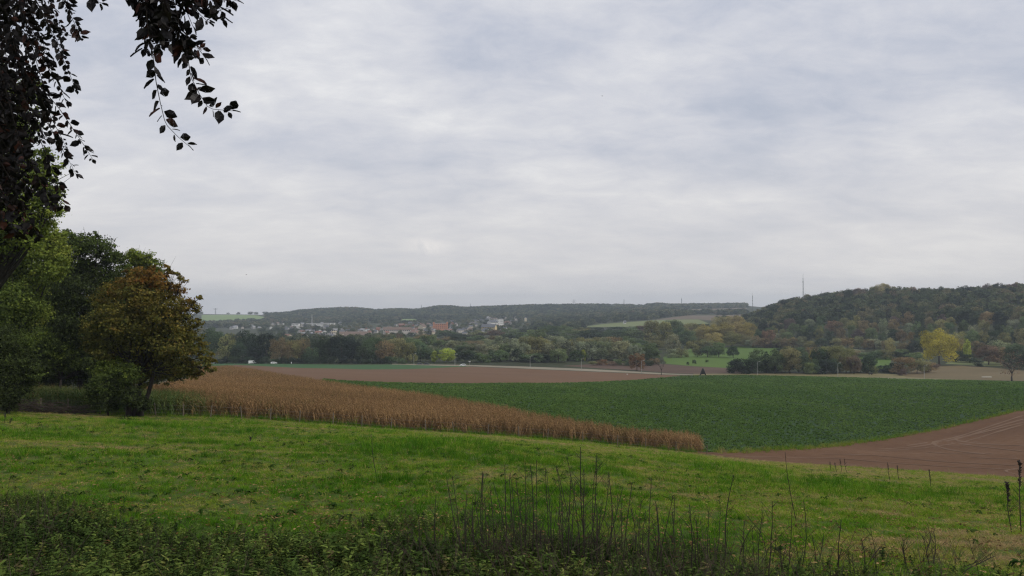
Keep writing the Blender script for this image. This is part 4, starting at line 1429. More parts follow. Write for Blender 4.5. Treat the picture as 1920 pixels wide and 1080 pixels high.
# ------------------------------------------------------------------ dead stems in front
M_STEM = plain("dead_stem", (.035, .027, .022), .85, vary=.4, nscale=6)
M_STEMTAN = plain("dry_straw", (.24, .18, .1), .85, vary=.3, nscale=6)
M_STEMLEAF = leaf_mat("stem_leaves", [(0, (.025, .04, .015)), (.6, (.05, .075, .025)), (1, (.08, .06, .03))], "inst", .2)
M_STEMLEAF = leaf_mat("stem_leaf", [(0, (.03, .045, .016)), (.6, (.06, .085, .025)), (1, (.09, .06, .03))], "tint", .2)


def stem(tip_px, tip_py, lean_px, Y, kind, label_key=None, label=None, r0=.0075, name="dead_stem", desc=None, below=1.0):
    """stalk standing on the ground at depth Y whose top stands where the photo shows it"""
    bx, by = pxY(tip_px + lean_px, Y)
    bz = float(ht(bx, by))
    tip = at(tip_px, tip_py, Y + random.uniform(-.15, .15)) - np.array([bx, by, bz])
    root = empty(name, (bx, by, bz))
    h = tip[2]
    mb = MB()
    pts = []
    kx, ky = random.uniform(-.05, .05), random.uniform(-.05, .05)
    for i in range(7):
        f = i / 6
        w = math.sin(f * math.pi)
        pts.append(tip * f + np.array([kx * w * h + random.uniform(-.004, .004), ky * w * h, 0]))
    pts[0] = pts[0] + (0, 0, -.05)
    mb.tube(pts, [r0 * (1 - .55 * i / 6) for i in range(7)], 5)
    nb = {"bare": 6, "leafy": 10, "twiggy": 10, "dock": 16}[kind]
    for i in range(nb):
        f = random.uniform(.35, .98)
        p = tip * f
        a = random.uniform(0, 6.28)
        l = random.uniform(.05, .2) * (1.25 - f) * (2.2 if kind in ('twiggy', 'leafy') else 1.5)
        mb.tube([p, p + np.array([math.cos(a) * l, math.sin(a) * l, l * 1.1])], [r0 * .35, r0 * .2], 4)
    if kind == "dock":
        for i in range(60):
            f = random.uniform(.62, 1.0)
            p = tip * f
            a = random.uniform(0, 6.28)
            l = random.uniform(.015, .04)
            mb.tube([p, p + np.array([math.cos(a) * l, math.sin(a) * l, l])], [.008, .012], 4)
    link("stalk", mb.mesh("stalk", M_STEMTAN if kind == "x" else M_STEM), root)
    if kind in ("leafy", "twiggy"):
        n = 46 if kind == "leafy" else 12
        q, t = [], []
        for i in range(n):
            f = random.uniform(.2, 1.0)
            p = tip * f + np.random.default_rng(i).normal(size=3) * .01
            l = random.uniform(.03, .065)
            k = ribbon_leaf(p, random.uniform(0, 6.28), l, l * .3, random.uniform(-.3, 1), random.uniform(.6, 1.4), 2)
            q += k
            t += [random.random()] * len(k)
        link("leaves", mesh_quads("leaves", np.array(q, float), M_STEMLEAF, {"tint": np.array(t), "leaf": np.array(t)}), root)
    if label:
        tag(root, label, "stem")
    else:
        enrow(label_key, tip_px, root, desc, "stem", "dead stems rising from the undergrowth")
    return root


stem(1089, 838, 8, 10.6, "leafy", label="tallest stem, dark and leafy, in the middle of the stems", r0=.011)
stem(1118, 853, -14, 10.8, "leafy", label="leafy stem just right of the tallest leafy stem", r0=.009)
stem(1376, 890, -18, 11.0, "bare", label="tall bare dark stalk leaning right, alone above the grass", r0=.010)
stem(1472, 848, 18, 16, "bare", label="thin dark stalk overlapping the bare soil, leaning left", r0=.009)
stem(1911, 862, -2, 15.5, "dock", label="seeded dock stalk, dark and thick, at the meadow's edge", r0=.012)
stem(1888, 905, 4, 15, "dock", label="shorter dark dock stalk beside the tall seeded one", r0=.010)
stem(697, 814, 10, 24, "bare", label="lone kinked dry stalk standing in the open meadow", r0=.012)
stem(268, 812, 8, 40, "bare", label="lone short dark weed stalk in the shaded meadow", r0=.015)
S1 = "among straight bare stems"
S2 = "among leaning bare stems"
S3 = "among twiggy leafy stems"
for px, py, ln in ((947, 872, 4), (957, 886, 3), (984, 868, 2), (994, 872, 2), (1006, 862, -4), (1022, 876, 6), (1043, 875, 8), (1070, 895, -6), (1078, 905, -8), (1095, 880, 2), (1140, 885, -2), (818, 928, 0), (767, 983, -4), (785, 965, 0), (876, 920, 3), (905, 884, 2), (1165, 942, 0), (1183, 950, 6), (1222, 896, -8), (1230, 940, -3), (1260, 960, -2), (1293, 945, 0), (1330, 950, -4), (1395, 975, -5), (1448, 940, -12), (1485, 938, -12), (1507, 938, -12), (1523, 1004, 0), (1577, 975, -8), (1615, 1010, -1), (1693, 1010, 4), (1753, 1004, -10), (1690, 1020, 2), (1912, 1035, -4), (1797, 1048, -3)):
    stem(px, py, ln, random.uniform(8.9, 10.6), "bare", S1, desc="straight bare dark stem", r0=random.uniform(.006, .009))
for px, py, ln in ((1143, 888, -40), (1168, 912, -45), (838, 895, 45), (955, 890, 25), (968, 900, 28), (1045, 880, 30), (1262, 928, -30), (1410, 985, -28), (1580, 1025, -20), (1650, 1025, -40), (1745, 1000, -22), (1866, 1042, -75), (1840, 1050, -50), (1185, 905, -20), (925, 905, 30), (1545, 1000, -16), (890, 920, 26)):
    stem(px, py, ln, random.uniform(8.9, 10.4), "bare", S2, desc="leaning bare dark stem", r0=random.uniform(.006, .008))
for px, py, ln in ((848, 893, 14), (905, 886, 6), (918, 908, 8), (958, 925, 6), (1024, 880, 10), (1063, 855, 24), (1118, 870, 0), (1202, 935, 2), (1265, 925, -8), (1350, 935, -14), (1430, 960, -10), (1090, 920, 0), (1050, 930, 5), (990, 930, -4), (1305, 965, 2), (885, 945, 4), (1000, 950, 3), (1130, 940, -3)):
    stem(px, py, ln, random.uniform(9.2, 10.8), "twiggy", S3, desc="twiggy dark stem with small leaves", r0=random.uniform(.005, .007))
for i in range(46):
    px = random.gauss(1080, 130)
    stem(px, random.uniform(930, 1010), random.uniform(-14, 14), random.uniform(8.8, 10.2), "bare", "in the thick of the stems", desc="short thin dark stem", r0=random.uniform(.0045, .0065))
for i in range(18):
    px = random.uniform(1250, 1900)
    stem(px, random.uniform(985, 1045), random.uniform(-14, 14), random.uniform(8.8, 10.2), "bare", "scattered over the grass", desc="short scattered dark stem", r0=random.uniform(.0045, .0065))
for px, py, Y in ((1565, 868, 70), (1575, 862, 72), (1583, 860, 72), (1556, 866, 74), (1664, 868, 60), (1682, 873, 62), (1742, 880, 50), (378, 795, 70), (395, 798, 66), (435, 793, 70), (10, 775, 52), (22, 785, 50), (540, 808, 60), (470, 820, 42)):
    stem(px, py, random.uniform(-2, 2), Y, "dock", "standing far down the meadow", desc="small dark weed stalk", r0=.02)

# ------------------------------------------------------------------ fence
M_POST = plain("weathered_post", (.17, .14, .105), .9, vary=.3, nscale=1.5)
M_WIRE = plain("fence_wire", (.16, .15, .14), .6, vary=.1)
fa = empty("wire_fence", (*pxY(380, 82.6), float(ht(*pxY(380, 82.6)))))
tag(fa, "wire fence on weathered wooden posts between meadow and maize", "fence")
base = np.array(fa.location)
posts = []
px = -110
pm = MB().tube([(0, 0, -.3), (.01, 0, .6), (0, 0, 1.32)], [.06, .056, .05], 7).mesh("post", M_POST)
while px < 1345:
    Y = float(np.interp(px, edge_px, edge_y)) - .7
    x, y = pxY(px, Y)
    p = np.array([x, y, float(ht(x, y))])
    posts.append(p)
    o = link("post", pm, fa, p - base)
    o.rotation_euler = (random.gauss(0, .05), random.gauss(0, .06), random.uniform(0, 6))
    px += random.uniform(50, 66)
mb = MB()
for hgt in (.35, .75, 1.15):
    for a, b in zip(posts[:-1], posts[1:]):
        mb.tube([a - base + (0, -.06, hgt), (a + b) / 2 - base + (0, -.06, hgt - .03), b - base + (0, -.06, hgt)], .006, 4, False)
link("wire", mb.mesh("wire", M_WIRE), fa)

# ------------------------------------------------------------------ roadside things
M_GALV = plain("galvanised", (.42, .42, .4), .5, .3, .1)
M_LAMP = plain("lamp_glass", (.6, .6, .56), .4, 0, .05)
lm = MB().tube([(0, 0, -.2), (0, 0, 1.2), (0, 0, 7.6)], [.13, .12, .09], 8).tube([(0, 0, 7.55), (.35, 0, 7.9), (1.0, 0, 8.0)], [.07, .06, .05], 6).mesh("pole", M_GALV)
lh = MB().add([(.9, -.16, 7.95), (1.75, -.13, 8.0), (1.75, .13, 8.0), (.9, .16, 7.95), (.95, -.1, 8.12), (1.65, -.08, 8.13), (1.65, .08, 8.13), (.95, .1, 8.12)], [(0, 3, 2, 1), (4, 5, 6, 7), (0, 1, 5, 4), (1, 2, 6, 5), (2, 3, 7, 6), (3, 0, 4, 7)]).mesh("lamp_head", M_LAMP)
for px, py, lab in ((776, 684.5, "grey street lamp left of the yellow green tree"), (853, 686.0, "grey street lamp beside the white car"), (994, 690, "grey street lamp before the willows, nearest the white car"), (1090, 695, "grey street lamp before the slim yellow green tree"), (1203, 699.8, "grey street lamp beside the rust brown tree"), (1420, 703, "pale street lamp before the clump's dark left end"), (1571, 706, "pale street lamp between the two black cows"), (1733, 711.6, "pale street lamp before the thicket and yellow tree")):
    x, y = hit(px, py, 0, 150)
    o = empty("street_lamp", (x, y, float(ht(x, y))), random.uniform(-.4, .4))
    link("pole", lm, o)
    link("lamp_head", lh, o)
    tag(o, lab, "street lamp", "street lamps along the road")

M_GLASS = plain("car_glass", (.03, .035, .04), .15, 0, .05, spec=.6)
M_TYRE = plain("tyre_rubber", (.02, .02, .02), .9)
M_RIM = plain("wheel_rim", (.4, .4, .42), .4, .5)


def car(loc, rz, paint, label, van=False):
    root = empty("parked_car" if not van else "white_van", loc, rz)
    L, W, Hh = (4.4, 1.8, 1.45) if not van else (5.2, 2.0, 2.3)
    top = [(-.46 * L, .28), (-.5 * L, .5), (-.49 * L, .85), (-.40 * L, .95), (-.30 * L, Hh), (.12 * L, Hh), (.27 * L, .98), (.47 * L, .82), (.5 * L, .55), (.49 * L, .28)] if not van else [(-.5 * L, .3), (-.5 * L, Hh), (.22 * L, Hh), (.36 * L, 1.2), (.5 * L, .95), (.5 * L, .3)]
    link("body", MB().prism(top, -W / 2, W / 2).mesh("body", paint), root)
    mb = MB()
    win = [(-.36 * L, .98), (-.285 * L, Hh - .08), (.11 * L, Hh - .08), (.225 * L, 1.0)] if not van else [(.05 * L, 1.3), (.05 * L, Hh - .25), (.2 * L, Hh - .25), (.3 * L, 1.3)]
    for s in (-1, 1):
        mb.prism(win, s * (W / 2 + .004) - .004, s * (W / 2 + .004) + .004)
    link("window", mb.mesh("window", M_GLASS), root)
    for sx in (-.31, .31):
        for sy in (-1, 1):
            t = MB().tube([(0, -.11, 0), (0, .11, 0)], .33, 14).mesh("wheel", M_TYRE)
            w = link("wheel", t, root, (sx * L, sy * (W / 2 - .08), .33))
            link("rim", MB().tube([(0, -.12, 0), (0, .12, 0)], .19, 10).mesh("rim", M_RIM), w)
    tag(root, label, "van" if van else "car", "vehicles parked by the road")
    return root


M_WHITE = plain("white_paint", (.8, .8, .8), .35, 0, .02)
M_DARKP = plain("dark_paint", (.05, .055, .065), .3, 0, .05, spec=.5)
M_GREYP = plain("silver_paint", (.45, .46, .48), .35, .3, .03)


def gpt(px, py):
    x, y = hit(px, py, 0, 150)
    return (x, y, float(ht(x, y)))


car(gpt(868, 686.3), math.pi + .2, M_WHITE, "white car on the road between the green strip and ploughed field")
car(gpt(787, 683.8), .05, M_DARKP, "dark car parked under trees right of the first lamp")
car(gpt(800, 684.0), .05, M_DARKP, "dark car parked nearer the white car, under trees")
car((*pxY(474, 563), float(ht(*pxY(474, 563)))), .3, M_WHITE, "white van parked beneath the dark tree row", True)
car((*pxY(402, 563), float(ht(*pxY(402, 563)))), .1, M_GREYP, "silver car half hidden at the row's end by the autumn tree")
car((*pxY(514, 563), float(ht(*pxY(514, 563)))), .6, M_WHITE, "white car parked under the olive brown spreading tree")

M_SIGN = plain("sign_white", (.7, .7, .7), .5)
o = empty("road_sign", gpt(880.5, 686.0))
link("pole", MB().tube([(0, 0, -.2), (0, 0, 3.2)], .06, 6).mesh("pole", M_GALV), o)
link("panel", MB().box((0, -.09, 2.9), (1.3, .05, .45)).mesh("panel", M_SIGN), o)
tag(o, "white road sign on a post beside the white car", "sign")
o = link("marker_stone", MB().tube([(0, 0, -.1), (0, 0, .5), (0, 0, .65)], [.3, .28, .12], 8).mesh("marker_stone", M_SIGN, True), None, gpt(1176, 703))
tag(o, "squat white marker stone at the ploughed field's edge", "marker stone")
o = link("white_post", MB().tube([(0, 0, -.1), (0, 0, 1.3), (0, 0, 1.4)], [.3, .28, .1], 8).mesh("white_post", M_SIGN, True), None, (*pxY(547, 562), float(ht(*pxY(547, 562)))))
tag(o, "stout white post in front of the dark tree row", "post")

M_TAR = plain("tarred_wood", (.018, .017, .016), .85, vary=.3)
o = empty("hut", gpt(1318, 704.2))
mb = MB()
for s in (-1, 1):
    mb.prism([(s * 1.75, .05), (s * 1.6, .05), (s * .02, 3.6), (s * .3, 3.8)], -1.3, 1.3)
link("roof", mb.mesh("roof", M_TAR), o)
link("wall", MB().prism([(-1.2, .9), (1.2, .9), (.1, 3.2), (-.1, 3.2)], -1.2, 1.2).mesh("wall", M_TAR), o)
link("finial", MB().tube([(0, 0, 3.4), (0, 0, 3.9), (0, 0, 4.4)], [.55, .5, .25], 8).mesh("finial", M_TAR), o)
tag(o, "small black A-shaped hut at the beet field's far edge", "hut")
o = link("water_trough", MB().box((0, 0, .35), (5.5, 1.0, .5)).box((-2.2, 0, .06), (.3, .8, .3)).box((2.2, 0, .06), (.3, .8, .3)).mesh("water_trough", plain("pale_trough", (.5, .47, .4), .8)), None, gpt(1850, 708))
tag(o, "long pale trough lying in the stubble field", "trough")


def cow(loc, rz, label, head_down):
    """one continuous skinned body standing on four legs"""
    hz = .35 if head_down else 1.35
    vs = [(0, 0, 1.05), (.55, 0, 1.08), (.95, 0, 1.2), (1.25, 0, 1.15 if head_down else 1.4), (1.5, 0, .7 if head_down else 1.5), (1.75, 0, hz),
          (-.55, 0, 1.1), (-.95, 0, 1.15), (-1.05, 0, .9), (-1.08, 0, .55)]
    es = [(0, 1), (1, 2), (2, 3), (3, 4), (4, 5), (0, 6), (6, 7), (7, 8), (8, 9)]
    rd = [.44, .42, .34, .24, .17, .11, .43, .34, .06, .03]
    for x, hind in ((.75, 0), (-.85, 1)):
        src = 1 if not hind else 6
        for s in (-1, 1):
            o = len(vs)
            k = .12 if hind else -.03
            vs += [(x, s * .27, .85), (x + (k if not hind else .08), s * .27, .52), (x - (.1 if hind else 0), s * .27, .32), (x - .04, s * .27, .04)]
            rd += [.17, .1, .08, .075]
            es += [(src, o), (o, o + 1), (o + 1, o + 2), (o + 2, o + 3)]
    me = bpy.data.meshes.new("cow")
    me.from_pydata(vs, es, [])
    me.materials.append(M_COW)
    ob = link("cow", me, None, loc)
    ob.rotation_euler = (0, 0, rz)
    md = ob.modifiers.new("skin", "SKIN")
    for v, r in zip(me.skin_vertices[0].data, rd):
        v.radius = (r, r)
    me.skin_vertices[0].data[0].use_root = True
    sb = ob.modifiers.new("smooth", "SUBSURF")
    sb.levels = 1
    sb.render_levels = 1
    tag(ob, label, "cow", "black cattle by the road")


M_COW = plain("black_hide", (.012, .011, .011), .7)
cow(gpt(1537, 702.3), .5, "black cow standing on dry grass before the clump", False)
cow(gpt(1632, 703.6), .1, "black cow grazing, head down, on the dry grass verge", True)

# ------------------------------------------------------------------ town
WALLS = {"white": (.66, .65, .62), "cream": (.6, .52, .38), "grey": (.38, .37, .36), "brick": (.3, .14, .09), "pale": (.55, .5, .45)}
ROOFS = {"red": (.24, .125, .095), "orange": (.3, .17, .12), "slate": (.12, .125, .14), "brown": (.18, .13, .105), "grey": (.3, .3, .31)}
MW = {k: plain(k + "_render", v, .9, vary=.08, nscale=.5) for k, v in WALLS.items()}
MR = {k: plain(k + "_tiles", v, .85, vary=.15, nscale=1.0) for k, v in ROOFS.items()}
M_WIN = plain("window_glass", (.05, .055, .065), .2, spec=.6)
HM = {}


def house_meshes(w, r, seed):
    key = (w, r, seed)
    if key in HM:
        return HM[key]
    q = random.Random(seed)
    L, D, E, R = q.uniform(9, 15), q.uniform(7, 9), q.uniform(5, 7.5), q.uniform(3, 4.5)
    wall = MB()
    wall.prism([(-D / 2, -1), (D / 2, -1), (D / 2, E), (0, E + R - .25), (-D / 2, E)], -L / 2, L / 2)
    roof = MB()
    o = .45
    for s in (-1, 1):
        roof.prism([(s * (D / 2 + o), E - .35), (s * (D / 2 + o), E - .1), (0, E + R + .15), (0, E + R - .12)], -L / 2 - o, L / 2 + o)
    ch = MB().box((D * .15, L * .3, E + R), (.8, .9, 2.2))
    win = MB()
    for sx in (-1, 1):
        for fz in ((1.2, E - 1.7) if E > 5.5 else (1.6,)):
            k = int(L // 3)
            for i in range(k):
                win.box((sx * (D / 2 + .01), -L / 2 + (i + .5) * L / k, fz + .6), (.06, 1.1, 1.3))
    for sy in (-1, 1):
        for xx in (-D / 4, D / 4):
            win.box((xx, sy * (L / 2 + .01), 2.2), (1.1, .06, 1.3))
            win.box((xx, sy * (L / 2 + .01), E - .9), (1.0, .06, 1.2))
    HM[key] = (wall.mesh("wall", MW[w]), roof.mesh("roof", MR[r]), ch.mesh("chimney", MR["brown"]), win.mesh("window", M_WIN))
    return HM[key]


rr = random.Random(11)
ROWS_KEY = {}
for (p0, p1, ya, yb, cnt, ws, rs) in ((520, 700, 1150, 1300, 16, ["white", "grey", "pale", "cream"], ["slate", "brown", "grey", "red"]), (560, 760, 1330, 1600, 26, ["white", "pale", "brick", "grey", "white"], ["red", "slate", "brown", "slate", "grey"]),
                                      (690, 850, 1300, 1560, 26, ["white", "cream", "pale", "white"], ["red", "orange", "brown", "slate", "red"]), (740, 960, 1600, 2000, 30, ["pale", "grey", "cream", "brick"], ["slate", "brown", "slate", "red"]),
                                      (890, 970, 1900, 2350, 14, ["white", "pale", "grey"], ["slate", "brown", "grey"]), (430, 640, 1700, 2150, 20, ["white", "pale", "grey"], ["slate", "brown", "grey"]), (860, 960, 1280, 1500, 12, ["pale", "grey", "white"], ["slate", "slate", "brown"])):
    for i in range(int(cnt * 1.75)):
        w, r_ = rr.choice(ws), rr.choice(rs)
        x, y = pxY(rr.uniform(p0, p1), rr.uniform(ya, yb))
        px = 960 + F * x / y
        root = empty("house", (x, y, float(ht(x, y))), rr.choice([0, math.pi / 2]) + rr.gauss(0, .35), [rr.uniform(.52, .85)] * 3)
        a, b, c, d = house_meshes(w, r_, rr.randint(0, 2))
        link("wall", a, root)
        rf = link("roof", b, root)
        link("chimney", c, rf)
        link("window", d, root)
        enrow(w + r_, px, root, f"{w} house with {r_} roof", "house", "houses of the distant town", "of its kind in town")


def block(name, px, Y, L, D, Hh, wall, label, rz=0.0, storeys=3, roof=None, extra=None, top=None, base_py=None, cat="building"):
    x, y = pxY(px, Y)
    z = float(ht(x, y))
    if top is not None:
        zt = at(px, top, Y)[2]
        Hh = max(Hh, zt - z)
    root = empty(name, (x, y, z), rz)
    link("wall", MB().box((0, 0, Hh / 2 - .5), (L, D, Hh + 1)).mesh("wall", wall), root)
    win = MB()
    n = max(3, int(L / 3.2))
    fl = max(1, int(storeys))
    z0 = max(0, Hh - fl * 3.4)
    for f in range(fl):
        for i in range(n):
            for s in (-1, 1):
                win.box((-L / 2 + (i + .5) * L / n, s * (D / 2 + .01), z0 + 3.4 * f + 1.8), (1.5, .08, 1.6))
    link("window", win.mesh("window", M_WIN), root)
    if roof:
        R = D * .45
        rb = MB()
        for s in (-1, 1):
            a = (s * (D / 2 + .6), Hh - .3)
            rb.prism([a, (a[0], a[1] + .3), (0, Hh + R + .2), (0, Hh + R - .1)], -L / 2 - .5, L / 2 + .5)
        # gable ends
        gb = MB().prism([(-D / 2, Hh), (D / 2, Hh), (0, Hh + R - .2)], -L / 2 + .1, L / 2 - .1)
        for m, nm, mt in ((rb, "roof", roof), (gb, "gable", wall)):
            o = link(nm, m.mesh(nm, mt), root)
            o.rotation_euler = (0, 0, math.pi / 2)
    else:
        link("parapet", MB().box((0, 0, Hh + .25), (L + .5, D + .5, .5)).mesh("parapet", MW["grey"]), root)
    if extra:
        extra(root, Hh)
    tag(root, label, cat, "large buildings of the town")
    return root


M_ORANGE = plain("orange_brick", (.48, .22, .13), .9, vary=.1, nscale=.4)
M_STONE = plain("yellow_stone", (.62, .5, .27), .9, vary=.1, nscale=.3)


def turrets(root, Hh):
    for s in (-1, 1):
        link("turret", MB().box((s * 12.4, 0, Hh / 2 + 1), (3.2, 11, Hh + 3)).mesh("turret", M_ORANGE), root)


block("brick_building", 826, 1480, 24, 10, 9, M_ORANGE, "large bright orange brick building in the town centre", .1, 3, None, turrets, top=606.5)
block("stone_building", 792, 1500, 14, 10, 8, MW["cream"], "cream gabled building just left of the orange brick one", 1.2, 3, MR["brown"], top=612)
block("abbey_building", 917, 1400, 26, 11, 7, M_STONE, "long yellow stone building with steep slate roof and gable", -.35, 2, MR["slate"], top=613)
block("white_block", 937, 1700, 13, 10, 8, MW["white"], "bright white flat roofed block behind the yellow stone building", .5, 3, top=598.5)
block("white_house", 921, 1620, 16, 9, 6, MW["white"], "white gabled house between stone building and white block", 1.0, 2, MR["slate"], top=604)
block("white_house", 928, 1650, 12, 9, 6, MW["white"], "second white gabled house, nearest the white block", 1.2, 2, MR["slate"], top=604)
block("terraced_flats", 622, 1200, 10, 8, 8, MW["pale"], "pale stepped block of flats rising behind the darkest tree", .6, 4, top=629)
block("terraced_flats", 626, 1210, 7, 8, 12, MW["cream"], "tallest narrow step of the pale flats behind the darkest tree", .6, 4, top=622)
block("long_hall", 745, 1350, 46, 9, 4, MW["pale"], "long pale hall with red roof left of the orange building", .05, 1, MR["brown"], top=618)
block("long_hall", 665, 1180, 44, 12, 5, MW["cream"], "long cream hall showing just above the dark tree row", .1, 1, MR["brown"], top=634)
block("warehouse", 555, 1850, 16, 14, 7, MW["white"], "white warehouse, brightest on the slope below the domed hill", 0, 1, top=607)
block("warehouse", 598, 1950, 60, 16, 5, MW["white"], "very long low white shed by the thin mast", 0, 1, top=606.5)
block("warehouse", 618, 1960, 26, 14, 6, MW["white"], "short white shed right of the very long shed", 0, 1, top=606)
block("warehouse", 472, 1950, 26, 14, 5, MW["white"], "white shed below the pale far field", 0, 1, top=609)
block("farm_building", 1367, hit(1367, 584.5, 0, 1200)[1], 16, 8, 4, MW["white"], "white farm building on the plateau beside a dark tree", .1, 1, MR["slate"], cat="farm building")
block("farm_building", 1171, 1560, 5, 5, 4, MW["white"], "small white house in trees above the plateau field", .3, 1, MR["slate"], cat="farm building")
block("grey_house", 1130, 1230, 7, 6, 4, MW["grey"], "grey roofed house buried in the valley wood", .4, 1, MR["grey"])
x, y = pxY(985, 1900)
z = float(ht(x, y))
ztop = at(985, 596.0, 1900)[2]
o = empty("round_tower", (x, y, z))
link("wall", MB().tube([(0, 0, -1), (0, 0, ztop - z)], [3.0, 2.8], 14).mesh("wall", MW["cream"]), o)
link("roof", MB().tube([(0, 0, ztop - z), (0, 0, ztop - z + 3)], [3.1, .2], 14).mesh("roof", MR["slate"]), o)
tag(o, "pale round tower standing among the trees beyond the willows", "tower")

# ------------------------------------------------------------------ masts and pylons
M_STEEL = plain("steel_grey", (.2, .21, .23), .6, .3, .1)
M_MASTW = plain("mast_white", (.6, .6, .6), .6)


def mast(px, Y, top_py, r0, label, plat=(), arms=(), mat=None, name="radio_mast"):
    mat = mat or M_STEEL
    x, y = pxY(px, Y)
    z = float(ht(x, y))
    h = at(px, top_py, Y)[2] - z
    root = empty(name, (x, y, z), .3)
    mb = MB()
    for k in range(3):
        a = 2.094 * k
        c, s = math.cos(a), math.sin(a)
        mb.tube([(r0 * 1.5 * c, r0 * 1.5 * s, -1), (r0 * .6 * c, r0 * .6 * s, h * .86)], [r0 * .3, r0 * .25], 5)
    n = 14
    for i in range(n):
        f = i / n
        f2 = (i + 1) / n
        R, R2 = r0 * (1.5 - .9 * f), r0 * (1.5 - .9 * f2)
        for k in range(3):
            a, b = 2.094 * k, 2.094 * (k + 1)
            mb.tube([(R * math.cos(a), R * math.sin(a), h * .86 * f), (R2 * math.cos(b), R2 * math.sin(b), h * .86 * f2)], r0 * .14, 4)
    link("lattice", mb.mesh("lattice", mat), root)
    link("antenna", MB().tube([(0, 0, h * .85), (0, 0, h)], [r0 * .35, r0 * .15], 6).mesh("antenna", mat), root)
    for f in plat:
        link("platform", MB().tube([(0, 0, h * f - r0), (0, 0, h * f + r0)], [r0 * 1.6, r0 * 1.6], 8).mesh("platform", mat), root)
    for f, w in arms:
        link("cross_arm", MB().tube([(-w, 0, h * f), (0, 0, h * f + .6), (w, 0, h * f)], [.25, .6, .25], 5).mesh("cross_arm", mat), root)
    tag(root, label, "mast" if name == "radio_mast" else "pylon", "masts and pylons on the skyline")


mast(1506, 1180, 513, .55, "tall slender mast rising from the wooded hill", (.74,))
mast(1540, 1120, 545, .5, "tiny antenna on the wooded hill right of the tall mast", ())
mast(1411, 2100, 549, .75, "second tallest mast, left of the wooded hill", (.6, .8))
mast(1278, 3200, 557, 1.2, "thin mast above the plateau ridge, middle one", (.7,))
mast(1170, 3250, 560, 1.2, "thin mast above the clearing on the far ridge", ())
mast(1076, 3350, 561, 1.2, "lattice pylon with cross arms on the far ridge", (), ((.6, 9), (.75, 12), (.9, 9)), name="pylon")
mast(882, 3250, 568, 1.2, "thin mast on the ridge above the white block", ())
mast(790, 3250, 571, 1.5, "thin mast on the ridge above the orange building", ())
mast(404, 3150, 577, 1.6, "faint pylon above the pale far field", (), ((.7, 8), (.85, 9)), name="pylon")
mast(585, 1980, 588, 1.0, "thin white mast beside the very long white shed", (), (), M_MASTW)

# two birds over the valley
M_BIRD = plain("bird_dark", (.02, .02, .022), .8)
for px, py, Y, lab in ((1129, 180, 130, "small dark bird high in the cloudy sky"), (462, 515, 150, "small dark bird low over the distant ridge")):
    mb = MB()
    mb.tube([(-.22, 0, 0), (-.1, 0, .01), (.08, 0, .01), (.2, 0, .02), (.26, 0, .02)], [.01, .05, .055, .035, .01], 7)
    for s in (-1, 1):
        mb.add([(.1, s * .04, .02), (-.06, s * .04, .02), (-.04, s * .26, .1), (.06, s * .27, .1), (-.1, s * .5, .04), (.1, s * .04, .035), (-.06, s * .04, .035), (-.04, s * .26, .115), (.06, s * .27, .115)], [(0, 1, 2, 3), (3, 2, 4), (5, 8, 7, 6), (8, 4, 7)])
    o = link("bird", mb.mesh("bird", M_BIRD), None, at(px, py, Y))
    o.rotation_euler = (.2, .1, .9)
    o.scale = (.6, .6, .6)
    tag(o, lab, "bird", "birds over the valley")

# ------------------------------------------------------------------ copper beech overhead
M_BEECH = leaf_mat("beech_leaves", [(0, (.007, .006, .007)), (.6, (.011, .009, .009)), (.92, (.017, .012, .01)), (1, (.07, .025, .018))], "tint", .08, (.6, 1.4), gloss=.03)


def beech_leaf(p, d, size, roll):
    """ovate leaf, two folded halves with a wavy edge: six quads"""
    d = d / np.linalg.norm(d)
    h = np.array([0, 0, 1.0]) if abs(d[2]) < .95 else np.array([1.0, 0, 0])
    s = np.cross(d, h)
    s /= np.linalg.norm(s)
    n = np.cross(s, d)
    s, n = math.cos(roll) * s + math.sin(roll) * n, -math.sin(roll) * s + math.cos(roll) * n
    prof = [(0, .04), (.3, .30), (.62, .30), (1.0, .015)]
    out = []
    for sg in (-1, 1):
        for (t0, w0), (t1, w1) in zip(prof[:-1], prof[1:]):
            a = p + d * size * t0 - n * size * .10 * t0 * t0
            b = p + d * size * t1 - n * size * .10 * t1 * t1
            out.append([a, b, b + sg * s * w1 * size + n * size * (.07 + .03 * random.random()), a + sg * s * w0 * size + n * size * (.07 + .03 * random.random())])
    return out


bx, by = -5.6, 1.2
bz = float(ht(bx, by))
beech = empty("copper_beech_tree", (bx, by, bz))
tag(beech, "dark copper beech whose leafy twigs hang into the view overhead", "tree")
B0 = np.array([bx, by, bz])
mb = MB()
mb.tube([(0, 0, -.4), (0, 0, .6), (.05, .1, 2.4), (.1, 0, 6), (0, 0, 11)], [.62, .45, .38, .3, .12], 12)
link("trunk", mb.mesh("trunk", M_BARK, True), beech)
twigs = MB()
leaves, ltint = [], []


def smooth_path(pts, m):
    a = np.array(pts, float)
    d = np.concatenate([[0], np.cumsum(np.linalg.norm(np.diff(a, axis=0), axis=1))])
    s = np.linspace(0, d[-1], m)
    return np.column_stack([np.interp(s, d, a[:, i]) for i in range(a.shape[1])])


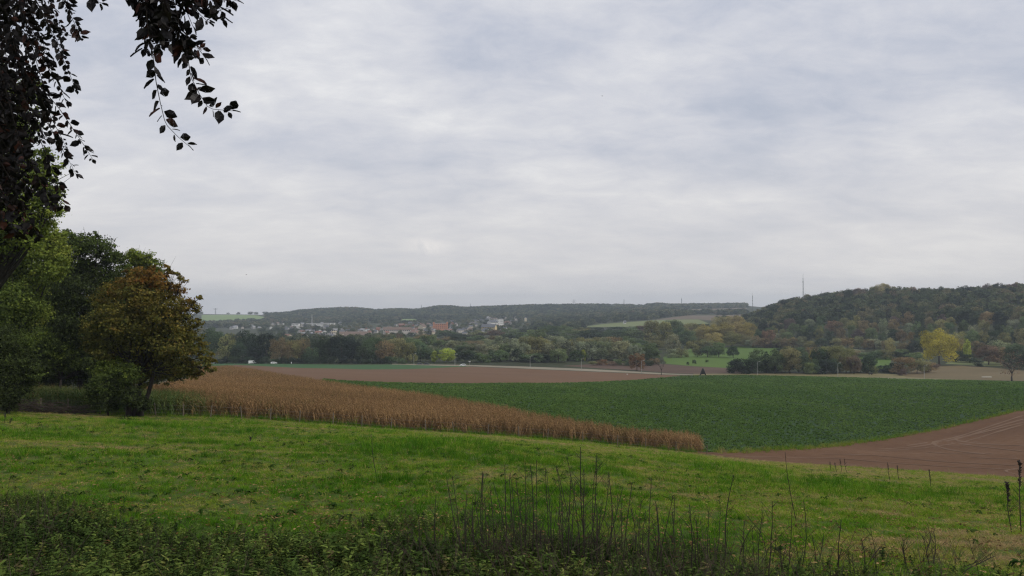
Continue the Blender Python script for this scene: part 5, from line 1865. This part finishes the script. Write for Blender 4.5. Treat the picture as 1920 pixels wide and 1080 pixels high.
def twig(path, step=.024, lsize=.062, r0=.004, sway=.35, side=1.0):
    """path: 3D points; leaves alternate along it"""
    p = smooth_path(path, max(6, int(np.linalg.norm(np.array(path[0]) - np.array(path[-1])) / .03)))
    twigs.tube([q - B0 for q in p], [r0 * (1 - .7 * i / (len(p) - 1)) for i in range(len(p))], 5)
    L = np.concatenate([[0], np.cumsum(np.linalg.norm(np.diff(p, axis=0), axis=1))])
    s = .02
    k = 0
    while s < L[-1]:
        q = np.array([np.interp(s, L, p[:, i]) for i in range(3)])
        q2 = np.array([np.interp(min(s + .03, L[-1]), L, p[:, i]) for i in range(3)])
        t = q2 - q
        if np.linalg.norm(t) < 1e-6:
            t = np.array([0, 0, -1.0])
        t /= np.linalg.norm(t)
        sd = np.cross(t, [0, 1.0, .2])
        sd /= (np.linalg.norm(sd) + 1e-6)
        d = t * random.uniform(.1, 1.0) + sd * (1 if k % 2 else -1) * random.uniform(.3, 1.1) * side + np.array([0, random.uniform(-.7, .7), random.uniform(-.55, .15)])
        st = q + d / np.linalg.norm(d) * .008
        lv = beech_leaf(st, d, lsize * random.uniform(.45, 1.25), random.uniform(-1.3, 1.3) + 1.57 * random.choice([0, 1]))
        leaves.extend(lv)
        tt = random.random()
        ltint.extend([tt if random.random() < .97 else 1.0] * len(lv))
        s += step * random.uniform(.5, 1.4)
        k += 1
    # tip leaf
    lv = beech_leaf(p[-1], p[-1] - p[-3], lsize * .7, random.uniform(-1, 1))
    leaves.extend(lv)
    ltint.extend([random.random()] * len(lv))


def T(l, Y0, Y1=None):
    Y1 = Y1 or Y0
    n = len(l)
    return [at(a, b, Y0 + (Y1 - Y0) * i / max(1, n - 1) + random.uniform(-.05, .05)) for i, (a, b) in enumerate(l)]


YB = 3.75
twig(T([(262, -90), (280, -10), (277, 50), (288, 110), (292, 150), (300, 190), (310, 232), (335, 258), (352, 272)], YB, YB + .1), .024)
twig(T([(300, -80), (312, 0), (332, 55), (350, 95), (358, 145), (375, 178), (392, 204), (436, 208)], YB + .1, YB), .019)
twig(T([(262, -60), (272, -5), (276, 40), (282, 80)], YB - .05), .013)
twig(T([(296, -60), (300, 0), (318, 40), (336, 75), (346, 110)], YB + .05), .012)
twig(T([(290, -60), (335, -10), (372, 12), (402, 22), (432, 14)], YB + .15), .019)
twig(T([(330, -60), (352, -5), (372, 25), (392, 42)], YB + .1), .017)
twig(T([(360, -50), (385, -10), (412, 12), (418, 36)], YB + .1), .02)
twig(T([(200, -60), (235, -25), (262, 0), (285, 22), (310, 38)], YB), .013)
twig(T([(230, -50), (260, 10), (285, 40), (322, 82), (380, 92)], YB + .12), .02)
for tx, ty, bx_, by_ in ((255, -50, 262, 28), (268, -50, 292, 70), (300, -60, 304, 60), (310, -50, 340, 66), (318, -40, 362, 50), (285, -40, 300, 92), (275, 20, 270, 92), (330, -60, 345, 30), (345, 60, 384, 108), (350, -60, 366, 8)):
    twig(T([(tx, ty), ((tx + bx_) / 2 + 3, (ty + by_) / 2), (bx_, by_)], YB + random.uniform(-.15, .2)), .018, .06)
twig(T([(120, -60), (155, -18), (180, 2), (192, 6)], YB + .1), .028)
twig(T([(250, -60), (320, -25), (400, -12), (445, 2)], YB + .2), .018)
link("hanging_twigs", twigs.mesh("hanging_twigs", M_BARKDARK), beech)
twigs = MB()
# the thick curtain of leaves at the edge
ends = [(122, 386), (100, 388), (88, 260), (152, 72), (120, 70), (142, 168), (124, 192), (105, 150), (100, 225), (174, 299), (142, 326), (95, 385), (70, 445), (40, 420), (128, 285), (20, 440), (95, 120), (132, 20), (120, 105), (30, 380), (45, 300), (10, 350), (60, 250), (25, 280), (85, 180), (50, 180), (70, 100), (35, 120), (100, 45), (60, 30), (5, 410), (15, 200), (45, 350), (30, 440), (50, 435)]
for ex, ey in ends:
    sx = ex * .45 - random.uniform(10, 70)
    ln = random.uniform(.55, .9)
    sy = ey - random.uniform(150, 260)
    Y0 = random.uniform(4.6, 6.0)
    mid = (sx * .45 + ex * .55 - 6, (sy + ey) / 2 - 12)
    twig(T([(sx, sy), mid, (ex * .8 + mid[0] * .2, ey * .78 + mid[1] * .22), (ex, ey)], Y0, Y0 + random.uniform(-.3, .3)), .0165, .058)
for i in range(52):
    ex, ey = random.uniform(-60, 75), random.uniform(-10, 400)
    Y0 = random.uniform(4.6, 6.2)
    sx, sy = ex - random.uniform(30, 90), ey - random.uniform(120, 220)
    twig(T([(sx, sy), ((sx + ex) / 2 - 10, (sy + ey) / 2), (ex, ey)], Y0, Y0 + .2), .018, .058)
link("hanging_twigs", twigs.mesh("hanging_twigs", M_BARKDARK), beech)
# boughs carrying them
mb = MB()
for pts, r in (([(-5.55, 1.25, 1.6), (-4.2, 2.4, 2.3), (-2.8, 3.5, 2.55), (-1.9, 3.9, 2.2), (-1.5, 3.95, 1.95)], .11), ([(-5.5, 1.25, .6), (-4.3, 2.6, 1.6), (-3.2, 3.7, 2.1), (-2.6, 4.0, 2.0)], .1), ([(-5.5, 1.2, 3), (-3, .5, 5), (0, 0, 6)], .16), ([(-5.5, 1.2, 4), (-6, 4, 6.5), (-6, 6, 7)], .14), ([(-5.5, 1.2, 3.4), (-5, -3, 5.5), (-4, -5, 6)], .15)):
    n = len(pts)
    mb.tube([np.array(p) - B0 for p in pts], [r * (1 - .75 * i / (n - 1)) for i in range(n)], 7)
link("bough", mb.mesh("bough", M_BARKDARK, True), beech)
# unseen rest of the crown; forward clumps added to shade the foreground
for c, rad, n in (((-5.5, .5, 7), 3.2, 5200), ((-2.5, -.3, 6.3), 2.6, 4200), ((.5, -.5, 6.5), 2.5, 3800), ((-5, -3.5, 6), 2.8, 3000), ((-7, 4, 7.5), 2.6, 2600), ((-3.5, 2.6, 4.6), 1.5, 1700), ((-5.2, 1, 11), 3, 2600), ((-1.2, 1.2, 5.2), 1.6, 1700), ((-5.5, 6.5, 8.2), 3.0, 3600), ((-2.5, 6.5, 8.4), 2.8, 3200), ((.5, 5.0, 7.6), 2.6, 2600), ((-8.5, 9, 9), 3.2, 2600), ((-4, 10, 9.5), 2.8, 2400), ((3, 2, 7), 2.2, 1600)):
    p, nr = blob_points(np.array(c), rad, n, rng, .8, .2)
    u = p[:, 0] / np.maximum(p[:, 1], .05)
    ok = ~((p[:, 1] > 0) & (np.abs(u) < .75) & (p[:, 2] < .43 * p[:, 1] + .25))
    ok &= p[:, 2] > ht(p[:, 0], p[:, 1]) + 3.0
    q = leaf_quads(p[ok], nr[ok], .15, .62)
    leaves.extend(list(q))
    ltint.extend(list(rng.random(len(q))))
lq = np.array(leaves, float) - B0
lt = np.array(ltint)
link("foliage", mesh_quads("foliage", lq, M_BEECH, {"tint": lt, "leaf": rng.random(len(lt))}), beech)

finish_rows()

# ------------------------------------------------------------------ haze
bpy.ops.mesh.primitive_cube_add(size=1)
hz = bpy.context.active_object
hz.name = "haze"
hz.data.name = "haze"
zt = 75.0
zb = ZMIN - 1.0
hz.scale = (12700, 12700, zt - zb)
hz.location = (0, 0, (zt + zb) / 2)
hz["kind"] = "stuff"
hz["label"] = "thin pale haze lying over the whole valley"
hz["category"] = "haze"
hm, nt, out = new_mat("valley_haze")
pv = nt.nodes.new("ShaderNodeVolumePrincipled")
pv.inputs["Color"].default_value = (.80, .90, 1.0, 1)
pv.inputs["Density"].default_value = 1.4e-4
pv.inputs["Anisotropy"].default_value = .2
nt.links.new(pv.outputs[0], out.inputs["Volume"])
hz.data.materials.append(hm)

# ------------------------------------------------------------------ sky and sun
SUN_EL, SUN_AZ = math.radians(42), math.radians(115)   # azimuth clockwise from +Y
w = bpy.data.worlds.new("World")
sc.world = w
w.use_nodes = True
nt = w.node_tree
nt.nodes.clear()
out = nt.nodes.new("ShaderNodeOutputWorld")
bg = nt.nodes.new("ShaderNodeBackground")
bg.inputs["Strength"].default_value = .1
sky = nt.nodes.new("ShaderNodeTexSky")
sky.sky_type = "NISHITA"
sky.sun_disc = False
sky.sun_elevation = SUN_EL
sky.sun_rotation = SUN_AZ
sky.air_density = 1.0
sky.dust_density = 2.0
tc = nt.nodes.new("ShaderNodeTexCoord")
sep = nt.nodes.new("ShaderNodeSeparateXYZ")
nt.links.new(tc.outputs["Generated"], sep.inputs[0])
zz = mathn(nt, "MAXIMUM", sep.outputs[2], 0.0)
den = mathn(nt, "ADD", zz, .22)
cx = mathn(nt, "DIVIDE", sep.outputs[0], den)
cy = mathn(nt, "DIVIDE", sep.outputs[1], den)
comb = nt.nodes.new("ShaderNodeCombineXYZ")
nt.links.new(cx, comb.inputs[0])
nt.links.new(cy, comb.inputs[1])
v1 = scalevec(nt, comb.outputs[0], (.8, 1.0, 1))
n1 = noise(nt, 1.0, v1, 3, .5, .6)
v2 = scalevec(nt, comb.outputs[0], (.9, 1.2, 1))
n2 = noise(nt, 2.6, v2, 9, .55, .5)
n3 = noise(nt, 8.0, v2, 9, .66, .4)
f = mathn(nt, "ADD", mathn(nt, "ADD", mathn(nt, "MULTIPLY", n1, .46), mathn(nt, "MULTIPLY", n2, .35)), mathn(nt, "MULTIPLY", n3, .19))
hor = ramp(nt, [(0.0, (1, 1, 1)), (.08, (.85, .85, .85)), (.2, (.25, .25, .25)), (.34, (0, 0, 0))], zz)
cl = ramp(nt, [(.37, (.41, .455, .555)), (.435, (.50, .53, .615)), (.49, (.585, .602, .665)), (.55, (.675, .683, .722)), (.62, (.80, .80, .81))], f)
clm = mixc(nt, mathn(nt, "MULTIPLY", hor, .7), cl, (.69, .665, .65))
# small bright break in the clouds above the town
dl = at(800, 463, 1.0)
dl = dl / np.linalg.norm(dl)
df = nt.nodes.new("ShaderNodeVectorMath")
df.operation = "SUBTRACT"
nt.links.new(tc.outputs["Generated"], df.inputs[0])
df.inputs[1].default_value = tuple(dl)
dsc = scalevec(nt, df.outputs[0], (1, 1, 2.6))
ln = nt.nodes.new("ShaderNodeVectorMath")
ln.operation = "LENGTH"
nt.links.new(dsc, ln.inputs[0])
brk = mathn(nt, "SUBTRACT", 1.0, mathn(nt, "MULTIPLY", ln.outputs["Value"], 26.0), True)
n4 = noise(nt, 30.0, tc.outputs["Generated"], 5, .6, .5)
brk = mathn(nt, "MULTIPLY", brk, mathn(nt, "MULTIPLY", mathn(nt, "SUBTRACT", n4, .38), 5.0, True), True)
clm = mixc(nt, mathn(nt, "MULTIPLY", brk, .8), clm, (.86, .82, .79))
sc10 = nt.nodes.new("ShaderNodeVectorMath")
sc10.operation = "SCALE"
nt.links.new(clm, sc10.inputs[0])
sc10.inputs["Scale"].default_value = 10.0
fin = mixc(nt, .95, sky.outputs[0], sc10.outputs[0])
nt.links.new(fin, bg.inputs["Color"])
nt.links.new(bg.outputs[0], out.inputs[0])

sl = bpy.data.lights.new("sun", "SUN")
sl.energy = 1.5
sl.angle = math.radians(12)
sl.color = (1, .95, .87)
so = bpy.data.objects.new("sun", sl)
COL.objects.link(so)
dirv = Vector((math.sin(SUN_AZ) * math.cos(SUN_EL), math.cos(SUN_AZ) * math.cos(SUN_EL), math.sin(SUN_EL)))
so.rotation_euler = dirv.to_track_quat("Z", "Y").to_euler()

# ------------------------------------------------------------------ render settings
sc.render.engine = "CYCLES"
sc.view_settings.view_transform = "Standard"
sc.view_settings.look = "None"
sc.view_settings.exposure = 0.13
sc.view_settings.gamma = 1.0
cy_ = sc.cycles
cy_.max_bounces = 7
cy_.diffuse_bounces = 5
cy_.glossy_bounces = 2
cy_.transmission_bounces = 5
cy_.volume_bounces = 0
cy_.transparent_max_bounces = 6
cy_.use_denoising = True
cy_.denoising_input_passes = 'RGB_ALBEDO_NORMAL'
cy_.denoising_prefilter = 'NONE'
cy_.use_adaptive_sampling = False
cy_.pixel_filter_type = 'BLACKMAN_HARRIS'
cy_.filter_width = 1.3
